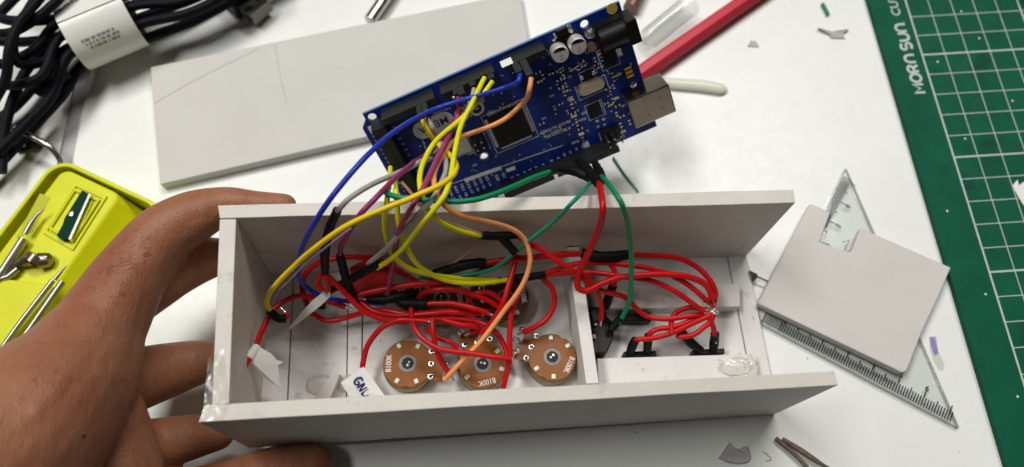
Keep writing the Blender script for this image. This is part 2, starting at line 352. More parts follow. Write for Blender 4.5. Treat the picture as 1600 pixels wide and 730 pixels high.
# ---------------------------------------------------------------- potentiometers
POTG = 'potentiometers on the box floor'
def make_pot(dark=False):
    ph = M_phen2 if dark else M_phen
    r = empty('potentiometer', 'x', 'potentiometer', (0,0,0), POTG)
    g = G().lathe([(.84,0),(.89,.03),(.89,.42),(.86,.5),(.80,.56)], n=32); obj('metal_can', g, M_can, r, smooth=True)
    pts = []
    for a in np.linspace(math.radians(38), math.radians(322), 46): pts.append(((.855-(.05 if abs(math.degrees(a)-90) < 7 or abs(math.degrees(a)-270) < 7 else 0))*math.cos(a), (.855-(.05 if abs(math.degrees(a)-90) < 7 or abs(math.degrees(a)-270) < 7 else 0))*math.sin(a)))
    pts += [(1.02,-.60),(1.22,-.58),(1.24,.58),(1.02,.62)]
    waf = obj('wafer', G().poly(pts, .57, .72), ph, r, bevel=.02)
    obj('rotor', G().lathe([(.31,.70),(.31,.735),(.28,.745)], n=24), M_ring, r, smooth=True)
    g = G().lathe([(.215,.7),(.215,.757)], n=8); obj('shaft_socket', g, M_black, r)
    g = G(); g.cyl((.05,.04,.757),(.05,.04,.77), .04, 8); g.cyl((.0,-.07,.757),(.0,-.07,.77), .05, 8); obj('shaft_pin', g, M_steel, r)
    for y in (-.45, 0, .45):
        g = G(); n = 16
        g.lathe([(.115,.715),(.115,.75),(.095,.765),(.06,.765),(.055,.72)], (.82,y,0), n=n); rv = obj('rivet', g, M_solder, r, smooth=True)
        obj('rivet_hole', G().cyl((.82,y,.72),(.82,y,.766), .056, 12), M_black, rv)
        g = G().box(1.18, 1.46, y-.06, y+.06, .6, .65); g.lathe([(.10,0),(.13,.08),(.07,.17),(.02,.2)], (1.38,y,.62), n=8); obj('terminal', g, M_solder, r, smooth=True)
    for a in (62, 118, 242, 298):
        a = math.radians(a); c_, s_ = math.cos(a), math.sin(a)
        fr = (np.array([.70*c_,.70*s_,.7]), np.array([c_,s_,0]), np.array([-s_,c_,0]), np.array([0,0,1.]))
        obj('clinch_tab', G(fr).box(-.09,.10,-.08,.08,0,.07), M_tab, r, bevel=.03)
    g = G((np.array([-.66,0,.722]), np.array([0,1.,0]), np.array([-1.,0,0]), np.array([0,0,1.]))); g.text('B100K', .27, depth_=.003, offset=.004, width=.62); obj('marking', g, M_silk, r)
    return r
def place(r, px, py, h, ang, label):
    p = pf(px, py, h+.72)-BN*.72; r.location = p*S
    m = Matrix(BM.tolist()) @ Matrix.Rotation(math.radians(ang), 3, 'Z'); r.rotation_euler = m.to_euler(); r['label'] = label
proto = make_pot(); dproto = make_pot(True)
place(proto, 637, 568, .55, -4, 'brown potentiometer nearest the GND tag, its B100K marking at the left edge')
place(copy_tree(proto), 754, 569, .55, 100, 'brown potentiometer in the middle of the front row, marked B100K upside down')
place(copy_tree(proto), 863, 558, .55, 151, 'brown potentiometer beside the divider, B100K marking at its lower right')
place(dproto, 790, 465, .55, 185, 'dark brown potentiometer under the yellow wires in the back row, marked B100K on its right')
place(copy_tree(dproto), 690, 466, .55, 186, 'dark potentiometer half buried under red wires in the back row')

# ================================================================ CIRCUIT BOARD
BF = (KB, ex, ey, ez)
pcb = empty('circuit_board', 'dark blue microcontroller board leaning behind the white box', 'circuit board', KB+ey*5.3)
hole_c = [(1.397,.254,.16),(1.524,5.08,.16),(9.017,5.08,.16),(9.652,.254,.16),(6.604,.762,.16),(6.604,3.556,.16)]
def board_mesh():
    out = [(0,0),(9.906,0),(9.906,.254),(10.16,.508),(10.16,3.81),(9.906,4.064),(9.906,5.18),(9.75,5.334),(0,5.334)]
    import bmesh
    bm = bmesh.new(); edges = []
    loops = [out]+[[(cx+r*math.cos(2*math.pi*k/20), cy+r*math.sin(2*math.pi*k/20)) for k in range(20)] for cx, cy, r in hole_c]
    for lp in loops:
        vs = [bm.verts.new((x, y, 0)) for x, y in lp]
        for i in range(len(vs)): edges.append(bm.edges.new((vs[i], vs[(i+1)%len(vs)])))
    bmesh.ops.triangle_fill(bm, use_beauty=True, edges=edges)
    r = bmesh.ops.extrude_face_region(bm, geom=bm.faces[:]); bmesh.ops.translate(bm, verts=[v for v in r['geom'] if isinstance(v, bmesh.types.BMVert)], vec=(0,0,-.16))
    bmesh.ops.recalc_face_normals(bm, faces=bm.faces[:])
    bm.verts.ensure_lookup_table(); g = G(BF); bm.verts.index_update()
    g.add([v.co[:] for v in bm.verts], [tuple(v.index for v in f.verts) for f in bm.faces]); bm.free(); return g
obj('pcb', board_mesh(), M_pcb, pcb)
g = G(BF); g.box(0.01,9.89,-.004,-.001,-.15,-.01); g.box(10.161,10.164,.52,3.80,-.15,-.01); obj('pcb_edge', g, M_pcbedge, pcb)
# header sockets
def header(x0, n, y, rows=1, vert=False):
    p = .254
    if not vert: a = (x0-.127, x0-.127+n*p, y-.125, y+.125)
    else: a = (x0-.127, x0+p*1.5, y-.127, y-.127+n*p)
    o = obj('header_socket', G(BF).box(*a, .005, .85), M_header, pcb, bevel=.015)
    g = G(BF)
    for k in range(n):
        for r_ in range(rows):
            cx, cy = (x0+k*p, y) if not vert else (x0+r_*p, y+k*p)
            g.box(cx-.045, cx+.045, cy-.045, cy+.045, .845, .853)
    obj('contacts', g, mat('contact_dark', (.035,.035,.035), .4, metal=.6), o); return o
hp = header(3.175, 6, .254); ha = header(5.08, 8, .254); hb = header(7.366, 8, .254)
for hx, w_ in ((4.25, .42),):
    obj('paper_label', G(BF).box(hx, hx+w_, .1265, .1285, .3, .86), M_silk, pcb)
header(1.88, 10, 5.08); header(4.57, 8, 5.08); header(6.858, 8, 5.08); header(9.398, 18, .50, 2, True)
# usb socket
u = obj('usb_socket', G(BF).box(-.65,.98,3.19,4.40,.01,1.10), M_usb, pcb, bevel=.05)
obj('socket_mouth', G(BF).box(-.653,-.648,3.30,4.28,.12,.98), M_black, u)
g = G(BF); g.box(.35,.37,3.19,4.40,1.1015,1.103); g.box(-.3,-.1,3.55,3.58,1.1015,1.106); g.box(-.3,-.1,4.0,4.03,1.1015,1.106); obj('shell_seam', g, mat('seam_dark', (.2,.18,.16), .4, metal=.8), u)
# power jack
j = obj('power_jack', G(BF).box(-.18,.20,.33,1.23,.005,1.08), M_black, pcb, bevel=.03)
g = G(BF); g.cyl((.20,.78,.62),(1.15,.78,.62), .42, 24); g.box(.20,1.20,.34,1.22,.005,.5); obj('jack_barrel', g, M_black, j, smooth=True)
g = G(BF); g.lathe([(.22,.0),(.22,.02),(.15,.03)], (1.30,.62,.005), n=16); g.box(1.22,1.36,.52,.72,.02,.3); obj('jack_terminal', g, M_solder, j)
g = G(BF).lathe([(.2,0),(.2,.015)], (.32,.12,.003), n=16); obj('jack_pad', g, M_gold, pcb)
g = G(BF).lathe([(.2,0),(.2,.015)], (1.42,1.15,.003), n=16); obj('jack_pad', g, mat('copper_pad', (.28,.16,.12), .4, metal=.3), pcb)
# electrolytic capacitors
for px, py in ((876,86),(904,73)):
    cx, cy = bmm(px, py, .55)
    o = obj('capacitor', G(BF).lathe([(.30,.08),(.31,.12),(.31,.50),(.28,.55),(.02,.553)], (cx,cy,0), n=28), M_alu, pcb, smooth=True)
    obj('capacitor_base', G(BF).box(cx-.33,cx+.33,cy-.33,cy+.33,.005,.08), M_black, o, bevel=.02)
    pts = [(cx+.285*math.cos(a), cy+.285*math.sin(a)) for a in np.linspace(math.radians(200), math.radians(325), 12)]
    obj('polarity_mark', G(BF).poly(pts, .552, .556), M_black, o)
    g = G(BF); g.text('47', .13, (cx,cy+.04,.556), .002); g.text('25V', .12, (cx,cy+.17,.556), .002); obj('marking', g, mat('faded_red', (.35,.15,.17), .6), o)
    for s_ in (-1,1): obj('capacitor_pad', G(BF).box(cx-.05,cx+.05,cy+s_*.36-.06,cy+s_*.36+.06,.005,.03), M_solder, o)
# crystal, chips
cx, cy = bmm(925,137,.3); pts = [(cx+sg*.30+.20*math.cos(a), cy+.20*math.sin(a)) for sg, r0 in ((1,-90),(-1,90)) for a in [math.radians(r0+180*k/8) for k in range(9)]]
x_ = obj('crystal', G(BF).poly(pts, .04, .33), mat('crystal_case', (.52,.44,.32), .35, metal=.7), pcb, bevel=.03)
pts = [(cx+sg*.31+.235*math.cos(a), cy+.235*math.sin(a)) for sg, r0 in ((1,-90),(-1,90)) for a in [math.radians(r0+180*k/8) for k in range(9)]]
obj('crystal_flange', G(BF).poly(pts, .005, .06), M_usb, x_)
cx, cy = bmm(797,198,.1); cx += .0
ch = obj('main_chip', G(BF).box(cx-.68,cx+.68,cy-.68,cy+.68,.02,.13), M_black, pcb, bevel=.02)
g = G(BF)
for k in range(25):
    t = -.6+k*.05
    for s_ in (-1,1): g.box(cx+t-.012,cx+t+.012,min(cy+s_*.68,cy+s_*.80),max(cy+s_*.68,cy+s_*.80),.005,.03); g.box(min(cx+s_*.68,cx+s_*.80),max(cx+s_*.68,cx+s_*.80),cy+t-.012,cy+t+.012,.005,.03)
obj('chip_legs', g, M_solder, ch, kind='stuff')
cx, cy = bmm(930,172,.08); ch = obj('usb_chip', G(BF).box(cx-.25,cx+.25,cy-.25,cy+.25,.005,.09), M_black, pcb, bevel=.01)
g = G(BF); g.box(cx-.27,cx+.27,cy-.27,cy-.25,.005,.03); g.box(cx-.27,cx-.25,cy-.25,cy+.27,.005,.03); obj('chip_legs', g, M_solder, ch)
# diode, regulators
def chipbox(px, py, wx, wy, h, m, name, rot=0):
    cx, cy = bmm(px, py, h*.5); return obj(name, G(BF).box(cx-wx,cx+wx,cy-wy,cy+wy,.005,h), m, pcb, bevel=.01)
chipbox(878,50,.20,.13,.22,M_black,'diode'); chipbox(867,56,.05,.10,.1,M_solder,'diode_lead'); chipbox(890,44,.08,.12,.1,M_solder,'diode_lead')
chipbox(951,90,.22,.34,.17,M_black,'regulator'); chipbox(967,81,.10,.15,.08,M_solder,'regulator_tab')
chipbox(918,117,.16,.12,.14,M_black,'small_regulator'); chipbox(927,113,.06,.08,.08,M_solder,'regulator_lead'); chipbox(909,121,.05,.08,.08,M_solder,'regulator_lead')
f_ = chipbox(983,113,.13,.22,.10,M_black,'fuse')
cx, cy = bmm(983,113,.1); g = G(BF)
for k in (-.17,0,.17): g.box(cx-.132,cx+.132,cy+k-.05,cy+k+.05,.102,.106)
obj('fuse_stripes', g, M_gold, f_)
cx, cy = bmm(990,134,.1); obj('varistor', G(BF).lathe([(.14,.0),(.14,.1),(.1,.12)], (cx,cy,.005), n=16), M_solder, pcb, smooth=True)
SMD = [(938,83),(940,91),(944,101),(929,93),(931,100),(912,98),(896,107),(903,105),(866,112),(875,110),(840,113),(848,119),(843,127),(880,119),(873,124),(884,132),(876,136),(956,116),(966,116),(958,123),
       (949,137),(958,135),(878,120),(881,145),(890,154),(893,165),(895,176),(901,193),(906,200),(910,216),(963,153),(957,156),(964,164),(963,178),(971,181),(969,194),(973,205),(983,190),(846,192),(850,210)]
for i, (px, py) in enumerate(SMD):
    cx, cy = bmm(px, py); lx, ly = ((.075,.04),(.04,.075))[i%2]
    o = obj('chip_resistor' if i%3 else 'chip_capacitor', G(BF).box(cx-lx,cx+lx,cy-ly,cy+ly,.005,.05+.02*(i%3)), M_black if i%3 else M_gold if i%6==0 else M_brown, pcb)
    g = G(BF)
    for s_ in (-1,1):
        if lx > ly: g.box(cx+s_*lx-.025,cx+s_*lx+.025,cy-ly-.004,cy+ly+.004,.003,.056+.02*(i%3))
        else: g.box(cx-lx-.004,cx+lx+.004,cy+s_*ly-.025,cy+s_*ly+.025,.003,.056+.02*(i%3))
    obj('solder_end', g, M_solder, o)
for px, py in ((896,181),(908,209)):
    cx, cy = bmm(px, py); obj('status_light', G(BF).box(cx-.10,cx+.10,cy-.05,cy+.05,.005,.06), mat('led_body', (.75,.75,.62), .3), pcb, bevel=.01)
for px, py in ((933,189),(943,186),(935,198),(945,195)):
    cx, cy = bmm(px, py); obj('solder_pad', G(BF).lathe([(.07,0),(.07,.012),(.02,.03)], (cx,cy,.003), n=14), M_solder, pcb, smooth=True)
cx, cy = bmm(956,212,.3)
o = obj('pin_block', G(BF).box(cx-.38,cx+.38,cy-.25,cy+.25,.005,.25), M_black, pcb, bevel=.01); g = G(BF)
for a in (-.254,0,.254):
    for b in (-.127,.127): g.box(cx+a-.032,cx+a+.032,cy+b-.032,cy+b+.032,.25,.85)
obj('pins', g, M_steel, o)
cx, cy = bmm(748,222,.1); o = obj('pin_block', G(BF).box(cx-.25,cx+.25,cy-.38,cy+.38,.005,.25), M_black, pcb, bevel=.01); g = G(BF)
for a in (-.127,.127):
    for b in (-.254,0,.254): g.box(cx+a-.032,cx+a+.032,cy+b-.032,cy+b+.032,.25,.7)
obj('pins', g, M_steel, o)
cx, cy = bmm(722,228,.1); obj('reset_button', G(BF).box(cx-.3,cx+.3,cy-.3,cy+.3,.005,.2), M_steel, pcb, bevel=.02)
tr = G(BF); rr = np.random.RandomState(3)
def strip(p, q, wd, z0=.0005, z1=.0025):
    p, q = np.array(p), np.array(q); d = (q-p)/(np.linalg.norm(q-p)+1e-9); n = np.array([-d[1],d[0]])*wd/2; p = p-d*wd*.3; q = q+d*wd*.3
    tr.poly([tuple(p-n),tuple(q-n),tuple(q+n),tuple(p+n)], z0, z1)
for k in range(46):
    x, y = rr.uniform(1.2, 8.8), rr.uniform(.75, 4.7); dx = rr.choice((-1,1)); dy = rr.choice((-1,1)); a, b, c = rr.uniform(.3,1.6), rr.uniform(.1,.5), rr.uniform(.2,1.2)
    for m_ in range(rr.randint(1,5)):
        o_ = m_*.05; p = (x+o_*.4, y+o_); q = (x+dx*a+o_*.4, y+o_); r_ = (q[0]+dx*b, q[1]+dy*b); t_ = (r_[0], r_[1]+dy*c)
        P_ = [p, q, r_, t_] if k%2 else [(p[1]*1.7+1, p[0]*.45+.4), (q[1]*1.7+1, q[0]*.45+.4)]
        P_ = [(min(9.0,max(.15,u_)), min(4.85,max(.42,v_))) for u_, v_ in P_]
        for i in range(len(P_)-1):
            if math.dist(P_[i], P_[i+1]) > .05: strip(P_[i], P_[i+1], .018, .0004+.00002*k+.000005*m_, .002+.00002*k+.000005*m_)
obj('copper_traces', tr, mat('trace_blue', (.006, .045, .27), .36), pcb, kind='stuff')
g = G(BF)
for k in range(110):
    x, y = rr.uniform(.6, 8.9), rr.uniform(.5, 4.85); g.lathe([(.026,0),(.026,.004)], (x,y,.0), n=8)
obj('vias', g, M_solder, pcb, kind='stuff')
big = [(cx_, cy_, r_) for cx_, cy_, r_ in ((.15,3.8,1.1),(.4,.8,1.1),(1.9,.7,.45),(2.6,.75,.45),(1.85,2.6,.5),(2.04,3.59,.45),(2.0,5.0,1.2))]
n_ = 0
while n_ < 34:
    x, y = rr.uniform(.9, 3.6), rr.uniform(1.2, 4.5)
    if any(abs(x-a) < r_ and abs(y-b) < r_ for a, b, r_ in big): continue
    lx, ly = ((.06,.032),(.032,.06))[n_%2]; o = obj('chip_resistor', G(BF).box(x-lx,x+lx,y-ly,y+ly,.005,.045), M_black if n_%3 else M_brown, pcb); g = G(BF)
    for s_ in (-1,1):
        if lx > ly: g.box(x+s_*lx-.022,x+s_*lx+.022,y-ly-.004,y+ly+.004,.003,.05)
        else: g.box(x-lx-.004,x+lx+.004,y+s_*ly-.022,y+s_*ly+.022,.003,.05)
    obj('solder_end', g, M_solder, o); n_ += 1
# silkscreen writing
sk = G(BF)
def silk(txt, px, py, size, rot=0, width=None):
    cx, cy = bmm(px, py); sk.text(txt, size, (cx,cy,.004), .002, .002, width, rot)
def silk_span(txt, p0, p1, size):
    a, b = bmm(*p0), bmm(*p1); sk.text(txt, size, ((a[0]+b[0])/2,(a[1]+b[1])/2,.004), .002, .002, math.hypot(b[0]-a[0], b[1]-a[1]), math.atan2(b[1]-a[1], b[0]-a[0]))
silk_span('ARDUINO.CC', (892,199), (852,215), .17); silk_span('MADE IN ITALY', (891,189), (843,209), .16)
silk('TX', 912, 186, .15); silk('RX', 912, 177, .15); silk('L', 918, 205, .16); silk('PWM', 899, 222, .13); silk('ON', 742, 258, .12)
for t, px, py in (('13',911,229),('12',901,233),('11',891,238),('10',882,242),('9',872,247),('8',862,251),('7',848,257),('6',838,261),('5',828,265),('4',819,269),('3',809,273),('2',800,277),('TX1',787,274),('RX0',777,278)): silk(t, px, py, .15, math.pi/2)
for i, t in enumerate(('TX3 14','RX3 15','TX2 16','RX2 17','TX1 18','RX1 19','SDA 20','SCL 21')):
    sk.text(t, .14, (6.858+i*.254, 4.55, .004), .002, .002, .62, math.pi/2)
for i in range(8): sk.text('A%d' % i, .12, (5.08+i*.254, .56, .004), .002, .001, None, math.pi/2); sk.text('A%d' % (i+8), .12, (7.366+i*.254, .56, .004), .002, .001, None, math.pi/2)
for i, t in enumerate(('IOREF','RESET','3V3','5V','GND','GND','VIN')): sk.text(t, .10, (2.92+i*.254, .68, .004), .002, .001, None, math.pi/2)
for i in range(16):
    sk.text(str(22+2*i), .11, (9.12, .95+i*.254, .004), .002, .001); sk.text(str(23+2*i), .11, (9.92, .95+i*.2, .004), .002, .001)
def silk_line(p0, p1, wd=.025):
    a, b = np.array(bmm(*p0)), np.array(bmm(*p1)); d = (b-a)/np.linalg.norm(b-a); n = np.array([-d[1],d[0]])*wd/2; sk.poly([tuple(a-n),tuple(b-n),tuple(b+n),tuple(a+n)], .001, .005)
silk_line((880,227),(704,288)); silk_line((700,170),(676,178)); silk_line((655,205),(668,240))
def silk_bar(p0, p1, h): silk_line(p0, p1, h)
def frame_(x0, x1, y0, y1):
    for a_ in ((x0,x1,y0,y0+.018),(x0,x1,y1-.018,y1),(x0,x0+.018,y0,y1),(x1-.018,x1,y0,y1)): sk.box(*a_, .0031, .0052)
for px, py, w1, w2 in ((797,198,.86,.86),(930,172,.34,.34),(925,137,.6,.3),(956,212,.45,.32),(748,222,.32,.45),(918,117,.3,.2),(722,228,.38,.38),(951,90,.36,.42)):
    cx, cy = bmm(px, py); frame_(cx-w1, cx+w1, cy-w2, cy+w2)
for px, py, t in ((850,185,'C12'),(862,150,'RN3'),(890,120,'PC1'),(915,100,'IC2'),(950,150,'Y1'),(975,165,'RN2'),(985,100,'F1'),(868,205,'XT'),(735,240,'RESET'),(765,175,'ICSP1')): silk(t, px, py, .10)
silk_bar((783,262),(726,282), .16); silk_bar((805,262),(791,267), .16); silk_bar((914,222),(922,238), .22); silk_bar((577,204),(588,199), .30)
# name plate and the ring emblem
a = bmm(650,206); b = bmm(704,186); L_ = math.hypot(b[0]-a[0], b[1]-a[1]); c0 = ((a[0]+b[0])/2, (a[1]+b[1])/2)
pts = [(c0[0]+sg*(L_/2-.25)+.36*math.cos(q), c0[1]+.36*math.sin(q)) for sg, r0 in ((1,-90),(-1,90)) for q in [math.radians(r0+180*k/10) for k in range(11)]]
sk.poly(pts, .001, .005); obj('silkscreen', sk, M_silk, pcb)
g = G(BF); g.text('MEGA', .42, (c0[0],c0[1],.0065), .001, .004, L_*.85); g.text('2560', .12, (c0[0]+.3,c0[1]+.27,.0065), .001, .002); obj('name_print', g, mat('navy_print', (.02,.05,.16), .5), pcb)
g = G(BF)
for px, py in ((745,170),(722,179)):
    cx, cy = bmm(px, py); vs = []; fs = []; n = 28
    for i in range(n):
        q = 2*math.pi*i/n
        for rr, zz in ((.19,.001),(.28,.001),(.28,.005),(.19,.005)): vs.append((cx+rr*math.cos(q), cy+rr*math.sin(q), zz))
    for i in range(n):
        for k in range(4): fs.append((i*4+k, ((i+1)%n)*4+k, ((i+1)%n)*4+(k+1)%4, i*4+(k+1)%4))
    g.add(vs, fs)
cx, cy = bmm(745,170); g.box(cx-.08,cx+.08,cy-.02,cy+.02,.001,.005)
cx, cy = bmm(722,179); g.box(cx-.08,cx+.08,cy-.02,cy+.02,.001,.005); g.box(cx-.02,cx+.02,cy-.08,cy+.08,.0012,.0052)
obj('ring_emblem', g, M_silk, pcb)
cx, cy = bmm(738,265); obj('power_light', G(BF).box(cx-.08,cx+.08,cy-.05,cy+.05,.005,.07), mat('green_led', (.05,.22,.12), .3), pcb, bevel=.01)

# ================================================================ WIRES
RW = .098
def pt(p):
    if p[2] == 'b': return bpt(p[0], p[1], p[3])
    if p[2] == 't': return un(p[0], p[1], p[3])
    return pf(*p)
def wire(color, pts, label, r=RW, sleeves=(), name=None, group=None, bare=False):
    P = [pt(p) for p in pts]
    if len(P) > 3:
        rs = np.random.RandomState(sum(map(ord, label))%9999)
        Q, _ = spline(P, [r]*len(P), .45); a0_ = np.cumsum(rs.normal(0,1,(len(Q),3)), 0); a0_ -= np.linspace(a0_[0], a0_[-1], len(Q)); 
        P = [q+np.clip(a0_[i],-3,3)*(.011 if color == 'red' else .006) for i, q in enumerate(Q)]
    g = G().tube(P, r, 10)
    o = obj(name or 'hookup_wire', g, wmat(color), None, smooth=True, label=label, cat='wire', group=group)
    for sl in sleeves:
        Q = [pt(p) for p in sl]; obj('heat_shrink', G().tube(Q, [r*1.55]+[r*1.75]*(len(Q)-2)+[r*1.5], 12, jit=.14), M_shrink, o, smooth=True)
    if bare:
        d = P[-1]-P[-2]; d /= np.linalg.norm(d); obj('bare_end', G().tube([P[-1]-d*.02, P[-1]+d*.25], r*.45, 8, smooth=False), M_solder, o)
    return o
JG = 'coloured jumper wires from the circuit board'
def jump(color, pts, label, sleeves=(), r=.088, plug=False):
    pts = list(pts)
    if plug:                                             # wire end in a small black plug standing in the edge header
        px, py = pts[0][:2]; lo, hi = .3, 3.0
        for _ in range(30):
            off = (lo+hi)/2
            if bmm(px, py, off)[1] > .254: lo = off
            else: hi = off
        off = max(off, 1.0); pts[0] = (px, py, 'b', off); pts[1] = (*pts[1][:3], max(pts[1][3], off+.25)) if pts[1][2] == 'b' else pts[1]
    o = wire(color, pts, label, r, sleeves, 'jumper_wire', JG)
    if plug:
        cx, cy = bmm(px, py, off); obj('plug_housing', G(BF).box(cx-.12, cx+.12, cy-.12, cy+.12, .856, off-.02), M_header, o, bevel=.015)
    return o
jump('blue', [(813,117,'b',.85),(810,127,'b',1.15),(790,137,'b',1.5),(740,152,'b',1.8),(690,167,5.6),(640,191,6.2),(600,219,6.9),(560,259,7.3),(520,307,7.2),(490,352,6.3),(470,397,4.6),(467,430,3.2),(482,452,2.2),(508,466,1.8),(545,471,1.6),(602,475,1.6)],
     'blue jumper wire arching leftmost over the box rim', plug=True)
jump('orange', [(830,122,'b',.85),(827,140,'b',1.3),(815,163,'b',1.6),(790,186,'b',1.8),(755,202,'b',2.0),(720,214,'b',2.2),(698,234,5.9),(682,262,6.4),(679,292,6.9),(692,318,7.0),(725,338,6.4),(762,346,5.8),(798,357,5.2),(821,377,4.6),(828,405,4.2),(818,440,3.7),(790,482,3.1),(755,529,2.5),(720,566,2.1),(694,594,1.65)],
     'orange jumper wire looping down to the front-row potentiometers', plug=True)
jump('yellow', [(770,127,'b',.85),(755,147,'b',1.4),(738,168,'b',1.8),(715,190,'b',2.2),(684,217,6.0),(664,247,6.4),(655,279,6.8),(659,306,7.0),(668,326,6.6),(686,345,6.0),(713,359,5.4),(747,367,4.9),(776,369,4.6)],
     'yellow jumper wire ending in the black tape on the back wall', [[(752,368,4.85),(780,369,4.6),(808,367,4.5)],[(778,366,4.6),(790,378,4.4),(806,396,4.2)]], plug=True)
jump('yellow', [(757,122,'b',.85),(748,140,'b',1.5),(736,165,'b',2.1),(722,192,6.0),(714,222,6.4),(708,250,6.8),(704,279,7.1),(693,308,7.3),(675,332,7.0),(655,357,6.3),(632,386,5.2),(610,406,4.3),(589,419,3.7)],
     'yellow jumper wire ending in the slanted black sleeve with a grey one', [[(592,412,3.9),(566,426,3.4),(540,441,2.9),(513,455,2.6)]], plug=True)
jump('warm', [(660,188,'b',.9),(667,203,'b',1.4),(682,223,'b',2.0),(701,241,6.0),(713,258,6.6),(709,274,7.1),(684,292,7.4),(655,305,7.5),(618,320,7.5),(577,337,7.3),(540,354,7.0),(500,382,6.2),(462,415,5.0),(433,444,3.9),(420,463,3.2),(419,480,2.7),(428,491,2.4)],
     'golden yellow jumper wire reaching furthest left into the box', [[(421,487,2.6),(428,493,2.4),(437,498,2.3),(447,498,2.25)]], plug=True)
jump('yellow', [(610,262,'b',.88),(608,285,'b',2.0),(603,320,6.5),(600,345,6.0),(605,377,5.0),(618,404,4.2),(645,421,3.6),(682,430,3.2),(718,434,3.0),(778,437,2.8)],
     'left yellow jumper wire of the pair dropping from the double header')
jump('yellow', [(617,279,'b',.88),(619,300,'b',2.0),(621,318,6.6),(624,348,6.0),(632,377,5.2),(648,408,4.4),(676,430,3.7),(709,441,3.3),(745,443,3.1),(800,436,2.95)],
     'right yellow jumper wire of the pair dropping from the double header', [[(797,436,2.95),(825,433,2.95),(852,429,3.0)]])
jump('magenta', [(716,151,'b',.85),(718,170,'b',1.5),(707,200,'b',2.2),(692,233,6.3),(678,260,6.7),(664,290,7.1),(645,322,7.1),(628,351,6.3),(620,378,5.2),(615,410,4.0),(609,445,2.8),(605,466,2.0)],
     'magenta jumper wire running steeply down behind the yellow loops', plug=True)
jump('purple', [(724,152,'b',.85),(712,185,'b',1.2),(669,238,'b',2.0),(642,259,6.0),(617,280,6.5),(592,305,7.0),(566,332,7.0),(550,354,6.2),(540,371,5.4),(533,386,4.6),(531,401,4.0)],
     'dark purple jumper wire that ends in an upright black sleeve', [[(531,398,4.1),(536,418,3.5),(543,443,2.9),(557,476,2.1)]], plug=True)
jump('grey', [(741,138,'b',.85),(736,157,'b',1.3),(715,190,'b',1.5),(680,240,'b',1.7),(655,254,5.6),(627,268,6.2),(598,280,6.6),(569,294,6.9),(542,313,7.0),(527,330,6.6)],
     'grey jumper wire curving left to a long black sleeve', [[(527,329,6.6),(515,356,5.6),(508,390,4.6),(508,429,3.3)]], plug=True)
jump('grey', [(667,184,'b',.9),(674,198,'b',1.3),(684,215,'b',1.7),(697,248,6.0),(698,266,6.4),(690,287,6.8),(675,314,7.0),(655,334,6.7),(635,354,6.1),(610,382,5.1),(588,402,4.2),(576,412,3.7)],
     'grey jumper wire running beside the yellow one into the slanted sleeve', plug=True)
jump('green', [(597,298,6.4),(612,305,6.8),(640,310,6.9),(672,313,7.0),(720,315,6.9),(764,307,6.7),(800,293,6.4),(830,279,6.0),(860,268,5.6)],
     'green jumper wire lying along the back rim under the board edge', [[(856,269,5.6),(875,265,5.2),(897,268,5.0),(920,278,5.0),(936,286,5.0)]])
jump('green', [(936,268,4.6),(941,277,5.6),(955,293,6.6),(970,317,6.8),(980,345,6.0),(984,377,4.9),(986,410,4.0),(986,445,3.2),(983,474,2.5),(974,493,2.0),(967,504,1.8)],
     'green jumper wire curving down to the black toggle switch', [[(930,256,4.2),(936,267,4.8),(942,279,5.6)],[(971,496,1.9),(962,506,1.7),(954,516,1.6)]])
jump('teal', [(922,286,5.3),(908,302,6.3),(895,315,6.6),(866,345,5.6),(833,371,4.8),(800,398,4.0),(771,420,3.5),(732,429,3.1),(690,434,2.9),(655,434,2.6)],
     'thin teal green wire slanting behind the back wall sleeve', r=.07)
jump('red', [(934,284,5.2),(940,300,6.4),(942,326,6.6),(936,354,5.8),(928,378,5.1),(913,408,4.3),(902,434,3.7),(902,449,3.5),(914,455,3.4),(933,446,3.4),(959,435,3.4),(989,430,3.4),(1031,428,3.3),(1077,432,3.1),(1104,446,2.8),(1114,468,2.5)],
     'thick red wire dropping from the board sleeve and turning right', [[(905,252,4.2),(915,264,4.8),(926,276,5.2),(937,288,5.6)]], r=.112)
jump('tan', [(628,285,'b',1.2),(644,303,'b',1.8),(662,322,6.4),(686,340,5.8),(724,356,5.2),(752,366,4.9)], 'brown wire leaving the double header toward the black tape', r=.06)
wire('tan', [(752,377,4.4),(728,398,3.8),(702,414,3.2),(672,427,2.7)], 'thin tan wire on the back wall under the yellow curve', .05)
wire('tan', [(800,384,4.2),(840,387,3.9),(872,390,3.7),(914,394,3.5)], 'thin tan wire along the back wall above the divider', .05)
wire('lilac', [(548,357,6.6),(500,394,5.6),(460,430,4.2),(428,468,3.0),(424,482,2.6)], 'thin lilac wire shadowing the golden yellow one', .032)

